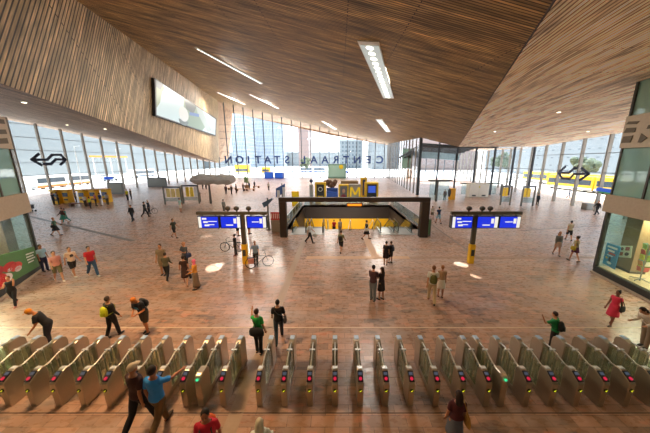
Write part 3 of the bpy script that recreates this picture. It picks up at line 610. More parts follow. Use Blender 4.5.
def make_gate(label, kind='reader'):
    t = thing('ticket_gate', label, 'ticket gate', group='ticket gates across the hall')
    if kind == 'reader':
        pts = [(0, .0), (-.02, .74), (.0, .78), (.24, .945), (.34, .975), (.42, .95), (.45, .88), (.45, 0)]
        prof(MB(), pts, GW).build('reader_cabinet', m_st, t, bevel=.02)
        b = MB(); b.bar((0, .005, .805), (0, .235, .955), GW * .86, .03, up=(0, -.5, .86)); rp = b.build('reader_panel', m_blk, t, bevel=.006)
        dv = Vector((0, .24, .165)).normalized(); up = Vector((0, -.566, .824))
        q = Vector((0, .07, .852)) + up * .012; b = MB(); b.tube([q, q + up * .014], .043, 14); b.build('card_target', mat('d8284c', .3, 0, .7), rp)
        q = Vector((0, .17, .917)) + up * .008; b = MB(); b.bar(q - dv * .035, q + dv * .035, .1, .02, up=up); b.build('small_display', mat('7c8fb0', .3, 0, .2), rp)
        b = MB(); b.tube([(0, -.012, .56), (0, -.032, .56)], .05, 14); s_ = b.build('status_lens', m_blk, t)
        b = MB(); b.bar((-.022, -.038, .56), (-.004, -.038, .54), .016, .006, up=(0, 1, 0)); b.bar((-.008, -.038, .537), (.028, -.038, .585), .016, .006, up=(0, 1, 0)); b.build('tick_mark', mat('d8e02a', .3, 0, 1.0), s_)
        b = MB(); b.box(-GW * .42, GW * .42, .27, .38, .962, .985); b.build('cabinet_cap', m_cap, t, bevel=.01)
    else:
        pts = [(0, 0), (-.02, .84), (.03, .96), (.12, .995), (.38, .985), (.45, .9), (.45, 0)]
        prof(MB(), pts, GW * 1.1).build('plain_cabinet', m_st, t, bevel=.03)
        b = MB(); b.tube([(0, -.01, .9), (0, -.035, .9)], .035, 12); b.build('status_lamp', mat('3ccf8a', .3, 0, 1.2), t)
    prof(MB(), [(1.22, 0), (1.2, .9), (1.25, .98), (1.36, 1.015), (1.54, 1.01), (1.65, .94), (1.68, .82), (1.68, 0)], GW).build('far_cabinet', m_st, t, bevel=.02)
    b = MB(); b.box(-GW * .43, GW * .43, 1.4, 1.58, 1.015, 1.038); b.build('cabinet_cap', mat('a9c4e6', .35), t, bevel=.01)
    b = MB(); b.box(-GW * .4, GW * .4, .45, 1.22, .06, .2); b.build('floor_beam', m_st, t)
    for s_ in (-1, 1):
        b = MB(); b.box(s_ * .055 - .006, s_ * .055 + .006, .47, .8, .22, .86); b.build('glass_leaf', GLD, t)
        b = MB(); b.box(s_ * .055 - .006, s_ * .055 + .006, .84, 1.19, .22, .93); b.build('glass_leaf', GLD, t)
    b = MB(); b.box(-.02, .02, .81, .83, .2, .96); b.box(-.02, .02, .6, .62, .2, .88); b.box(-.02, .02, 1.02, 1.04, .2, .96); b.build('leaf_post', m_rail, t)
    b = MB(); b.tube([(0, .4, .9), (0, .55, .9), (0, .84, 1.0), (0, 1.0, 1.02), (0, 1.28, 1.0)], .022, 8); b.build('handrail', m_rail, t, smooth=True)
    b = MB(); b.box(-GW * .5, GW * .5, .93, .99, .985, 1.03); b.build('rail_bracket', m_cap, t, bevel=.008)
    return t
ordn = ['first', 'second', 'third', 'fourth', 'fifth', 'sixth', 'seventh', 'eighth', 'ninth', 'tenth', 'eleventh', 'twelfth', 'thirteenth', 'fourteenth', 'fifteenth', 'sixteenth', 'seventeenth', 'eighteenth']
G1 = None; GP = None
right = [-3, -2, -1, 0, 1, 2, 3, 4, 5, 6, 'p6.6', 7.57, 8.57, 9.57, 10.57, 11.57, 12.57, 13.57]
left = [-4.43, 'p-5.33', -5.93, -6.95, -7.96, -8.97, -10, -11, -12, -13, -14, -15]
for side, arr in (('right', right), ('left', left)):
    for i, k in enumerate(arr):
        plain = isinstance(k, str); x = float(k[1:]) if plain else k
        lb = '%s ticket gate%s, %s to the %s of the pale floor strip' % ('plain steel' if plain else 'steel', ' without red reader' if plain else ' with red reader', ordn[i], side)
        if plain:
            o = make_gate(lb, 'plain') if GP is None else copy_tree(GP); GP = GP or o
        else:
            o = make_gate(lb) if G1 is None else copy_tree(G1); G1 = G1 or o
        o['label'] = lb; o.location = (x * SP, GY, 0)

# ---------------------------------------------------------------- metro stairwell
m_brz = mat('3a2c24', .5, .2)
b = MB(); b.box(PX0, PX1, PY1, PY1 + .2, PD, -2.1); b.build('wall_pit_far_lower', mat('f2b612', .5), kind='structure')
b = MB(); b.box(PX0, PX1, PY1, PY1 + .2, -2.1, 0); b.build('wall_pit_far_upper', mat('33251e', .6), kind='structure')
for nm, x in (('wall_pit_left', PX0 - .2), ('wall_pit_right', PX1)): b = MB(); b.box(x, x + .2, PY0, PY1, PD, 0); b.build(nm, mat('33251e', .6), kind='structure')
b = MB(); b.box(PX0, PX1, PY0 - .2, PY0, PD, 0); b.build('wall_pit_near', mat('4a4038', .6), kind='structure')
b = MB(); b.box(PX0, PX1, PY0, PY1, PD - .2, PD); b.build('floor_pit', mat('9a948c', .6), kind='structure')
area('pit_fill_light', (1.8, 30, -1.2), 9, 900, (1, .9, .75), d=(0, .5, -1), sy=5)  # fill light added inside the pit to brighten the yellow far wall
t = thing('portal_frame', 'dark bronze frame standing over the metro stairwell', 'frame', (0, 21.6, 0)); zt = ZAT(197.3, 21.6); zb_ = ZAT(201.5, 21.6)
xl0, xl1, xr0, xr1 = XAT(281, 21.6), XAT(287.5, 21.6), XAT(418.5, 21.6), XAT(426.5, 21.6)
b = MB(); b.box(xl0 - .02, xr1 + .02, -.25, .25, zb_, zt); b.build('beam', m_brz, t, bevel=.02)
for x0, x1 in ((xl0, xl1), (xr0, xr1)): b = MB(); b.box(x0, x1, -.3, .3, 0, zb_); b.build('leg', m_brz, t, bevel=.02)
# plinth walls with glass round the opening
for i, (x, lb) in enumerate(((PX0 - .35, 'glass balustrade along the left side of the metro stairwell'), (PX1 + .35, 'glass balustrade along the right side of the metro stairwell'))):
    t = thing('glass_balustrade', lb, 'balustrade', (x, 22.4, 0)); LL = 16.2
    b = MB(); b.box(-.02, .02, 0, LL, .06, 1.0); b.build('glass_sheet', GLB, t); b = MB(); b.box(-.04, .04, 0, LL, 1.0, 1.06); b.build('handrail', m_rail, t); b = MB(); b.box(-.06, .06, 0, LL, 0, .08); b.build('base_rail', mat('8a8a86', .4, .4), t)
    for k in range(8): b = MB(); b.box(-.03, .03, .05 + k * 2.3, .11 + k * 2.3, .06, 1.0); b.build('post', m_rail, t)
t = thing('glass_balustrade', 'glass balustrade along the far edge of the metro stairwell', 'balustrade', (PX0, PY1 + .5, 0)); b = MB(); b.box(0, 13, -.02, .02, 0, 1.0); b.build('glass_sheet', GLB, t); b = MB(); b.box(0, 13, -.04, .04, 1.0, 1.06); b.build('handrail', m_rail, t)
def make_escalator(label):
    t = thing('escalator', label, 'escalator', group='escalators down to the metro'); W = .62; sl = math.tan(math.radians(30)); xb_ = lambda y: -max(0, (y - 2.3)) * sl
    b = MB(); b.box(-W - .15, W + .15, -.3, 1.9, 0, .03); b.build('landing_plate', mat('b9b8b4', .35, .5), t)
    b = MB()
    for k in range(24):
        y = 1.95 + .4 * k; z = -.04 - max(0, (k - 1)) * .4 * sl; b.box(-W + .1, W - .1, y, y + .42, z - .3, z)
    b.build('steps', mat('76746f', .4, .5), t); L2 = 11.2
    for s_ in (-1, 1):
        x = s_ * W; b = MB(); b.prism([(x - .012, y, z) for y, z in ((.45, .05), (.3, .5), (.45, .88), (2.3, .9), (L2, .9 + xb_(L2)), (L2, .05 + xb_(L2)), (2.3, .05))], (.024, 0, 0)); b.build('glass_side', GLB, t)
        b = MB(); b.tube([(x, .45, .06), (x, .28, .3), (x, .3, .7), (x, .5, .93), (x, 2.3, .95), (x, L2, .95 + xb_(L2))], .045, 8); b.build('handrail', mat('17171a', .4), t)
        b = MB(); b.prism([(x - .09, y, z) for y, z in ((.3, 0), (.3, .1), (2.3, .12), (L2, .12 + xb_(L2)), (L2, -.3 + xb_(L2)), (2.3, -.3))], (.18, 0, 0)); b.build('skirt', mat('aeb0ae', .3, .7), t)
    return t
e0 = None
for x, l in ((-3.35, 'escalator at the far left of the metro stairwell'), (-1.75, 'second escalator from the left in the metro stairwell'), (4.9, 'third escalator from the left in the metro stairwell'), (6.55, 'escalator at the far right of the metro stairwell')):
    e = make_escalator(l) if e0 is None else copy_tree(e0); e0 = e0 or e; e['label'] = l; e.location = (x, 22.45, 0)
t = thing('stairway', 'stone stairs between the escalators of the metro stairwell', 'stairs', (-.7, PY0, 0)); b = MB()
for k in range(34): b.box(0, 4.4, .34 * k, .34 * k + .34, -.3 - .18 * k - .3, -.18 * (k + 1))
b.build('steps', mat('a39a90', .6), t)
for x in (0, 2.2, 4.4): b = MB(); b.tube([(x, -.8, 0), (x, -.8, .95), (x, 0, .95), (x, 11.4, -5.1)], .035, 8); b.build('handrail', m_rail, t)
t = thing('led_sign', 'orange lit text sign hanging under the dark stairwell frame', 'sign', (XAT(354.5, 25, 2.4), 25, ZAT(203.3, 25))); wq = (XAT(361, 25, 2.4) - XAT(347, 25, 2.4)) / 2
b = MB(); b.box(-wq * 1.15, wq * 1.15, -.06, .06, -.34, .02); b.build('case', mat('1d1410', .5), t)
b = MB(); b.box(-wq, wq, -.075, -.06, -.26, -.05); b.build('lit_text', mat('ff8a1e', .4, 0, 1.2), t)
for s_ in (-.8, .8): b = MB(); b.tube([(s_ * wq, 0, 0), (s_ * wq, -3.3, zb_ - ZAT(203.3, 25) + .1)], .015, 6); b.build('hanger', m_brz, t)

# ---------------------------------------------------------------- departure boards on masts
m_mast = mat('5b554a', .5, .3); m_scr = mat('1530d8', .35, 0, .85); m_wht = mat('f0ece0', .35, 0, .8)
def board(label, up, vb, vtop, vs0, vs1, screens, x0u, x1u, cams, mirror):
    p = G(up, vb); Y = p[1]; t = thing('departure_board', label, 'information board', p, group='departure boards on masts'); X = lambda u: XAT(u, Y, 3) - p[0]; z1 = ZAT(vtop, Y); z0 = ZAT(vtop + 3, Y)
    b = MB(); b.box(-.13, .13, -.1, .1, 0, z1); b.build('post', m_mast, t, bevel=.02)
    b = MB(); b.box(-.17, .17, -.16, .14, 0, ZAT(244, Y)); b.build('yellow_box', mat('e8b418', .5), t, bevel=.03)
    b = MB(); b.box(-.1, .1, -.2, -.16, ZAT(255, Y), ZAT(249, Y)); b.build('call_panel', mat('3a3a38', .5), t)
    b = MB(); b.box(X(x0u), X(x1u), -.12, .12, z0, z1); b.build('beam', m_mast, t, bevel=.02)
    for i, (a_, c_) in enumerate(screens):
        a_, c_ = X(a_), X(c_); za, zc = ZAT(vs0, Y), ZAT(vs1, Y); b = MB(); b.box(a_ - .05, c_ + .05, -.16, .16, zc - .05, za + .05); s_ = b.build('screen', mat('2b2a28', .4), t)
        b = MB(); b.box(a_, c_, -.18, -.16, zc, za); b.build('lit_face', m_scr, s_); hh = za - zc; ww = c_ - a_
        b = MB()
        if i == 0:
            b.box(a_, a_ + ww * .14, -.19, -.18, zc, za)
            for r in range(3): b.box(a_ + ww * (.2 + .05 * r), a_ + ww * (.42 + .06 * r), -.19, -.18, za - hh * (.25 + .3 * r), za - hh * (.1 + .3 * r))
            b.box(a_ + ww * .5, a_ + ww * .95, -.19, -.18, za - hh * .45, za - hh * .38); b.box(a_ + ww * .45, a_ + ww * .8, -.19, -.18, za - hh * .75, za - hh * .68)
        else:
            b.box(c_ - ww * .16, c_, -.19, -.18, zc, za); b.box(c_ - ww * .34, c_ - ww * .2, -.19, -.18, za - hh * .6, za - hh * .15)
            b.box(a_ + ww * .25, a_ + ww * .62, -.19, -.18, za - hh * (.5 if i == 2 else .8), za - hh * (.42 if i == 2 else .7))
        b.build('lit_rows', m_wht, s_)
        for u_ in (a_ + .2, c_ - .2): b = MB(); b.box(u_ - .03, u_ + .03, -.04, .04, za, z0); b.build('hanger', m_mast, t)
    for u_ in cams:
        b = MB(); b.ell((X(u_), 0, z1 + .2), (.17, .17, .15), 12, 8); b.tube([(X(u_), 0, z1), (X(u_), 0, z1 + .1)], .05, 8); b.build('camera_dome', mat('4a4540', .4), t, smooth=True)
board('left departure board mast with three blue screens', 246, 263.5, 211.5, 216.3, 227, [(199.7, 219), (222, 241), (248, 266.5)], 197.5, 267.5, (228.7, 237.3, 249.4), 0)
board('right departure board mast with three blue screens', 470, 263, 211.5, 216.3, 227, [(451.5, 471), (476.5, 496.5), (498.8, 518.5)], 450.5, 520.5, (468, 481, 489), 0)

# ---------------------------------------------------------------- things in the middle distance
def stand(nm, label, cat, u, v): return thing(nm, label, cat, G(u, v))
def sized(u0, u1, vt, vb): Y = G((u0 + u1) / 2, vb)[1]; return Y, (XAT(u1, Y) - XAT(u0, Y)) / 2, ZAT(vt, Y)
def simple_box(nm, label, cat, u0, u1, vt, vb, dep, body, face=None, facec=None, inset=.12, top=None):
    Y, hw, h = sized(u0, u1, vt, vb); t = thing(nm, label, cat, G((u0 + u1) / 2, vb)); b = MB(); b.box(-hw, hw, 0, dep, 0, h); b.build('body', mat(body, .5), t, bevel=.04)
    if face: b = MB(); b.box(-hw + inset, hw - inset, -.03, 0, h * .12, h - inset); b.build(face, mat(facec, .4), t)
    if top: b = MB(); b.box(-hw - .08, hw + .08, -.08, dep + .08, h - .02, h + .12); b.build('top_cap', mat(top, .5), t)
    return t, hw, h
# yellow and white info pieces behind the stairwell
simple_box('ticket_machine', 'plain yellow panel machine behind the left end of the stairwell frame', 'ticket machine', 292, 299, 191.5, 206.5, .5, 'f0c814', 'front_panel', 'f6d428')
t, hw, h = simple_box('info_pillar', 'slim white information pillar behind the stairwell', 'pillar', 309.5, 313.5, 184.5, 202.5, .4, 'c9c9c4', 'dark_panel', '8d8f90'); b = MB(); b.ell((0, .2, h + .55), (.28, .12, .28), 10, 8); b.build('clock_disc', mat('33405c', .4), t); b = MB(); b.tube([(0, .2, h), (0, .2, h + .4)], .05, 6); b.build('stalk', mat('7a7a76', .4), t)
t, hw, h = simple_box('advert_kiosk', 'yellow-framed black advertising kiosk left of the blue bench', 'kiosk', 315, 326, 182.5, 202, 1.2, 'e4bc1c', 'poster_panel', '2b2a2c', .3)
b = MB(); b.tube([(0, -.04, h * .66), (0, -.06, h * .66)], hw * .42, 16); b.build('round_emblem', mat('cfcfc8', .5), t); b = MB(); b.tube([(0, -.06, h * .66), (0, -.075, h * .66)], hw * .3, 16); b.build('emblem_centre', mat('2b2a2c', .5), t); b = MB(); b.box(-hw * .5, hw * .5, -.06, -.03, h * .2, h * .32); b.build('caption_plate', mat('d8b41c', .5), t)
t, hw, h = simple_box('blue_bench', 'bright blue low bench counter between the yellow kiosks', 'bench', 326.5, 338, 191.5, 201.5, 1.0, '2a55b8'); b = MB(); b.box(-hw, hw, .9, 1.0, h, h + .5); b.build('back_panel', mat('3b63c0', .5), t)
t, hw, h = simple_box('portrait_kiosk', 'yellow kiosk with grey portrait poster left of the yellow M sign', 'kiosk', 338.5, 348.5, 184.5, 201.5, 1.2, 'e4bc1c', 'poster_panel', '6b6664', .25)
b = MB(); b.ell((0, -.03, h * .62), (hw * .3, .03, hw * .42), 12, 8); b.build('portrait_head', mat('c09078', .6), t); b = MB(); b.ell((0, -.03, h * .3), (hw * .5, .03, hw * .5), 12, 8); b.build('portrait_body', mat('8a3540', .6), t)
t, hw, h = simple_box('metro_sign', 'grey box with a big yellow M above the metro stairwell', 'sign', 349, 361, 184.5, 201.5, 1.2, '9a948a', None)
lt_ = mat('f6c60c', .4, 0, .5)
b = MB(); W_ = hw * .86; z0, z1 = h * .22, h * .84
for x in (-W_, W_): b.bar((x * .88, -.06, z0), (x * .8, -.06, z1), hw * .26, .08, up=(0, 1, 0))
b.bar((-W_ * .72, -.06, z1), (0, -.06, z0 + .5), hw * .26, .08, up=(0, 1, 0)); b.bar((W_ * .72, -.06, z1), (0, -.06, z0 + .5), hw * .26, .08, up=(0, 1, 0)); b.build('letter_m', lt_, t)
simple_box('advert_kiosk', 'tall black and yellow kiosk directly right of the yellow M sign', 'kiosk', 360.6, 366.5, 178, 198, 1.2, 'e4bc1c', 'poster_panel', '2f3e6c', .3)
t, hw, h = simple_box('advert_kiosk', 'yellow-framed kiosk with blue screen at the right of the kiosk row', 'kiosk', 365, 378, 182.5, 201, 1.4, 'd8b01a', 'poster_panel', '23262c', .3)
b = MB(); b.box(-hw * .55, hw * .55, -.06, -.03, h * .45, h * .82); b.build('blue_screen', mat('3c5cc8', .4, 0, .7), t)
t, hw, h = simple_box('timber_crate', 'long low brown timber planter box behind the yellow M sign', 'planter', 341, 358, 181, 198, 2, '8d7658')
def bushy(label, u, v, vt, c='5d5a3c', wpx=10):
    Y = G(u, v)[1]; h = ZAT(vt, Y); t = thing('potted_plant', label, 'plant', G(u, v)); r = wpx * Y / 252 / 2; rn = random.Random(int(u))
    b = MB(); b.tube([(0, 0, 0), (0, 0, .7)], [.5, .7], 12); b.build('pot', mat('8a6a4a', .7), t); b = MB(); b.tube([(0, 0, .6), (0, 0, h * .7)], [.1, .06], 6); b.build('stem', mat('5a4632', .8), t); b = MB()
    for k in range(22): a_ = rn.random() * 2 * PI; q = r * .75 * rn.random() ** .5; b.ell((q * math.cos(a_), q * math.sin(a_), h * (.45 + .45 * rn.random())), (r * .3, r * .3, h * .12), 6, 5)
    b.build('foliage', mat(c, .8), t); return t
bushy('brown-green potted tree behind the blue bench', 331, 199, 178.5, '6e5040', 15)
bushy('small green plant among the wooden benches at the back left', 247, 188, 176, '5e7a50', 5)
# row of yellow ticket machines by the left glass wall
mt0 = None
for i, (u, v, l) in enumerate(((56, 204, 'leftmost yellow ticket machine by the left glass wall'), (67, 203.5, 'second yellow ticket machine from the left by the left glass wall'), (83, 203.5, 'third yellow ticket machine from the left, left of the wooden bench crowd'), (94, 203, 'fourth yellow ticket machine from the left by the left glass wall'), (106, 202.5, 'rightmost yellow ticket machine by the left glass wall'))):
    if mt0 is None:
        t = mt0 = thing('ticket_machine', l, 'ticket machine', group='yellow ticket machines by the left glass wall')
        b = MB(); b.box(-.52, .52, 0, .8, 0, 2.0); b.build('cabinet', mat('f0bc10', .5), t, bevel=.05); b = MB(); b.box(-.4, .4, -.04, 0, 1.1, 1.7); b.build('screen', mat('3c4c6c', .3), t)
        b = MB(); b.box(-.3, .3, -.04, 0, .5, .75); b.build('ticket_tray', mat('3a3a38', .5), t); b = MB(); b.box(-.56, .56, -.3, .8, 2.0, 2.2); b.build('canopy', mat('d8a408', .5), t)
    else: t = copy_tree(mt0)
    t['label'] = l; t.location = tuple(G(u, v))
def bench(label, u, v, L, c='8a6044'):
    t = thing('wooden_bench', label, 'bench', G(u, v)); b = MB(); b.box(-L / 2, L / 2, 0, .6, .38, .5); b.build('seat', mat(c, .6), t, bevel=.03)
    for s_ in (-1, 1): b = MB(); b.box(s_ * (L / 2 - .2) - .15, s_ * (L / 2 - .2) + .15, .05, .55, 0, .38); b.build('leg', mat('6a4a34', .6), t)
    return t
bench('wooden bench in front of the ticket machine crowd', 78, 206.5, 2.8); bench('leftmost round-ended wooden bench at the back of the hall', 232, 190, 2.0, 'a0703c'); bench('middle wooden bench at the back of the hall', 240.5, 191, 2.0, 'a0703c'); bench('wooden bench right of the middle one at the back of the hall', 250, 191, 1.9, 'a0703c'); bench('rightmost small wooden bench at the back of the hall', 256, 188, 1.6, 'a0703c')
simple_box('baggage_sign', 'grey hoarding with yellow text at the left glass wall near the ticket machines', 'hoarding', 108.5, 124, 182.5, 194, .3, '7d8484', 'text_strip', '90958c', .3)
simple_box('baggage_sign', 'grey hoarding farther along the left glass wall', 'hoarding', 148, 167, 177.5, 187, .3, '7d8484', 'text_strip', '8b918c', .3)
t = thing('push_chair', 'dark pushchair standing by the left glass wall', 'pushchair', G(31, 212)); b = MB(); b.prism([(-.2, -.3, .4), (-.2, .3, .45), (-.2, .35, .95), (-.2, .2, .95), (-.2, .1, .6), (-.2, -.3, .55)], (.4, 0, 0)); b.build('seat', mat('33333a', .7), t)
for x, y in ((-.25, -.3), (.22, -.3), (-.25, .35), (.22, .35)): b = MB(); b.tube([(x, y, .12), (x + .04, y, .12)], .12, 12); b.build('wheel', mat('222', .7) if 0 else mat('222222', .7), t)
b = MB(); b.tube([(-.2, -.3, .15), (-.2, .5, 1.0), (.2, .5, 1.0), (.2, -.3, .15)], .015, 6); b.build('frame', mat('8a8a8a', .4, .5), t)
# grey sculpted canopy on a post
p = G(211, 203.5); Y = p[1]; t = thing('seating_canopy', 'large grey wrinkled canopy on a slim post at the left back', 'canopy', p); x0, x1 = XAT(194, Y, 3) - p[0], XAT(233, Y, 3) - p[0]; z0, z1 = ZAT(183.5, Y), ZAT(175.5, Y)
b = MB(); R = []
for k in range(13):
    a_ = k / 12; x = x0 + (x1 - x0) * a_; hh = (z1 - z0) * (.62 + .3 * math.sin(a_ * PI) + .12 * math.sin(a_ * 9)); R.append([Vector((x, 1.2 * math.cos(q * PI / 6) + .1, (z0 + z1) / 2 + hh * .75 * math.sin(q * PI / 6) + .1 * math.sin(k * 2 + q))) for q in range(12)])
b.loft(R); b.build('hood', mat('a8a5a0', .7), t); b = MB(); b.tube([(0, 0, 0), (0, 0, (z0 + z1) / 2)], [.2, .12], 8); b.build('post', mat('5a5650', .5), t)
# timetable boards
def ttb(label, u0, u1, v0, v1, vb, n, post_u, c='f2c818', cw=None, skew=0):
    p = G(post_u, vb); Y = p[1]; t = thing('timetable_stand', label, 'timetable', p); X = lambda u: XAT(u, Y, 1.5) - p[0]; za, zc = ZAT(v0, Y), ZAT(v1, Y); rx = X(u0) if abs(X(u0)) > abs(X(u1)) else X(u1)
    b = MB(); b.box(min(0, X(u0)) - .06, max(0, X(u1)) + .06, -.08, .08, za, za + .25); b.build('header', mat('5b5f66', .5), t)
    for x in (-.0, rx): b = MB(); b.box(x - .09, x + .09, -.09, .09, 0, za + .25); b.build('post', mat('6d6a62', .5, .3), t)
    for k in range(n):
        a_ = X(u0) + (X(u1) - X(u0)) * (k + .1) / n; c_ = X(u0) + (X(u1) - X(u0)) * (k + .85) / n; b = MB(); b.box(a_, c_, -.1, .02, zc, za - .1); b.build('sheet', mat(cw if (cw and k == n - 1) else c, .5), t)
    b = MB(); b.box(min(0, X(u0)), max(0, X(u1)), -.03, .03, .5, zc - .1); b.build('glass_panel', GLB, t); return t
ttb('left timetable stand with three cream sheets', 166.5, 181, 188, 197, 204.5, 3, 165.5, 'dcc478'); ttb('timetable stand with yellow and white sheets right of the cream one', 186, 198.5, 186.5, 196.5, 203.5, 3, 184, 'e8cc3c', 'd8dcd8')
ttb('timetable stand with two yellow sheets near the glass entrance', 501.5, 507.5, 187, 196, 205, 2, 509.5); ttb('timetable stand with two yellow sheets by the right glass wall', 522.5, 530, 187.5, 197, 206, 2, 532.5)
# slim signposts left of the stairwell
def signpost(label, pu, pv, quad, c, nm='direction_sign'):
    p = G(pu, pv); Y = p[1]; t = thing(nm, label, 'sign', p); Q = [Vector(AY(u, v, Y)) - Vector(p) for u, v in quad]; b = MB(); b.prism([q + Vector((0, -.06, 0)) for q in Q], (0, .12, 0)); b.build('sign_face', mat(c, .4), t)
    zt_ = max(q.z for q in Q); b = MB(); b.tube([(0, .08, 0), (0, .08, zt_)], [.09, .07], 8); b.build('post', mat('6a6862', .5, .3), t); b = MB(); b.tube([(0, .08, 0), (0, .08, .06)], .3, 12); b.build('base', mat('6a5a4c', .6), t); return t
signpost('tilted blue-grey sign on a post left of the stairwell frame', 269, 230, [(262, 203), (272, 198), (272.8, 199.5), (267, 206), (264, 207.5)], '4e6680')
t = signpost('slim signpost with blue and white plates behind the frame left leg', 283, 214, [(276, 188.5), (285, 183.5), (285, 192), (276, 197.5)], '4a6ca8')
b = MB(); Y = t.location.y; a_ = Vector(AY(277, 189.5, Y)) - t.location; b.box(a_.x, a_.x + .35, -.12, -.06, a_.z - 1.1, a_.z - .1); b.box(a_.x + .7, a_.x + 1.0, -.12, -.06, a_.z - .9, a_.z + .3); b.build('white_plate', mat('d6d9de', .5), t)
t, hw, h = simple_box('service_counter', 'beige box counter with red and white striped top left of the stairwell', 'counter', 271.5, 281, 220, 232.5, .9, '8d7f70'); b = MB(); b.box(-hw, hw, 0, .06, h, h + .75); b.build('striped_board', mat('c23838', .5), t)
for k in range(5): b = MB(); b.box(-hw + hw * 2 * (k + .3) / 5, -hw + hw * 2 * (k + .6) / 5, -.02, 0, h + .15, h + .6); b.build('white_stripe', mat('e8e2dc', .5), t)
simple_box('litter_bin', 'grey bin cabinet with green mark beside the right leg of the stairwell frame', 'bin', 426.5, 430.5, 219, 236.5, .5, '8a8680', 'green_mark', '5a8a60', .1)
# right side: yellow letter box, white doors, T canopies
t, hw, h = simple_box('yellow_kiosk', 'yellow machine with a black disc on its side near the glass entrance', 'machine', 450, 455, 188.5, 199.8, .8, 'e8a814'); b = MB(); b.ell((-hw - .1, .3, h * .62), (.2, .5, .75), 12, 8); b.build('side_disc', mat('22252e', .5), t)
t, hw, h = simple_box('white_cabinet', 'white double-door cabinet standing against the glass entrance', 'cabinet', 468.5, 488, 183.6, 197.2, 1.2, 'dcd8cc', None)
for s_ in (-1, 1): b = MB(); b.box(s_ * hw * .5 - hw * .46, s_ * hw * .5 + hw * .46, -.04, 0, .12, h - .12); d_ = b.build('door', mat('e6e2d8', .5), t); b = MB(); b.box(s_ * hw * .5 - .35, s_ * hw * .5 + .35, -.08, -.04, .2, .45); b.build('vent', mat('3a3a3a', .5), d_)
b = MB(); b.box(-.12, .12, -.06, -.04, h * .7, h * .82); b.build('sticker', mat('d8c63c', .5), t)
def tcan(label, pu, vb, u0, u1, vt):
    p = G(pu, vb); Y = p[1]; t = thing('glass_shelter', label, 'shelter', p); z = ZAT(vt, Y); X = lambda u: XAT(u, Y, 3) - p[0]; b = MB(); b.box(X(u0), X(u1), -.5, .5, z - .14, z + .06); b.build('roof', mat('4a4a44', .5), t)
    b = MB(); b.box(-.14, .14, -.1, .1, 0, z - .14); b.build('post', mat('5d5a52', .5, .3), t); b = MB(); b.box(X(u0) + .2, X(u1) - .2, .1, .14, .2, z - .2); b.build('glass_back', GLB, t)
tcan('dark T-shaped shelter on one post by the glass entrance corner', 436, 201.5, 429, 451, 180.3); tcan('second dark shelter roof over the white cabinet', 500.5, 195.2, 461.5, 499, 183)
simple_box('floor_bin', 'low grey bench box by the right glass wall under the blue sign', 'bench', 586, 593, 203.5, 210, .8, '8b8880')
t = thing('exit_sign', 'blue lit sign hanging on the right glass wall near the shop', 'sign', onp(604, 190, RF0 - RN * .5, RN), math.atan2(rdir[1], rdir[0])); b = MB(); b.box(-1.1, 1.1, -.1, .1, -.22, .22); b.build('sign_face', mat('2456c8', .4, 0, .7), t); b = MB(); b.box(-1.1, .6, -.12, .12, -.38, -.24); b.build('green_edge', mat('3f9a50', .4, 0, .5), t)
t = thing('exit_sign', 'small blue sign on the left glass wall', 'sign', onp(108.5, 178, LF0 + LN / np.linalg.norm(LN) * .6, LN), PI / 2); b = MB(); b.box(-1.0, 1.0, -.1, .1, -.3, .3); b.build('sign_face', mat('2456c8', .4, 0, .7), t)
# inside / behind the entrance
Y = 62; t = thing('hanging_banner', 'pale green hanging banner near the mirrored letters', 'banner', AY(406.5, 158.5, Y)); hw = XAT(411, Y) - XAT(402.5, Y); hh = ZAT(149, Y) - ZAT(168.5, Y); b = MB(); b.box(-hw / 2, hw / 2, -.04, .04, -hh / 2, hh / 2); b.build('cloth', mat('9fc4b4', .7), t)
b = MB(); b.tube([(-hw / 2, 0, hh / 2), (hw / 2, 0, hh / 2)], .06, 6); b.build('rod', mat('6a6a66', .5), t); b = MB(); zc_ = zon(Cp, t.location.x, Y) - t.location.z
for s_ in (-1, 1): b.tube([(s_ * hw * .45, 0, hh / 2), (s_ * hw * .45, 0, zc_)], .02, 5)
b.build('wire', mat('6a6a66', .5), t)
t, hw, h = simple_box('orange_kiosk', 'small orange-brown kiosk at the back by the glass entrance side', 'kiosk', 407, 412, 169.5, 178.3, 2, 'c08a4c', 'door', 'a87440', .2)
t, hw, h = simple_box('green_glass_kiosk', 'greenish glass kiosk with a round yellow sign behind the mirrored letters', 'kiosk', 328, 346, 164, 178.4, 4, '5d7d70', 'glass_front', '86a89c', .5); b = MB(); b.tube([(hw * .45, -.05, h * .8), (hw * .45, -.2, h * .8)], hw * .24, 16); b.build('round_sign', mat('f0c81c', .4, 0, .4), t)
t, hw, h = simple_box('blue_stand', 'bright blue stand at the foot of the back glass wall, left one', 'stand', 264.5, 273, 172, 178.6, 1.5, '1c54c8', 'front_panel', '2a66e0', .3); t, hw, h = simple_box('blue_stand', 'bright blue stand at the foot of the back glass wall, right one', 'stand', 275, 283, 172.5, 178.6, 1.5, '1c54c8', 'front_panel', '2a66e0', .3)
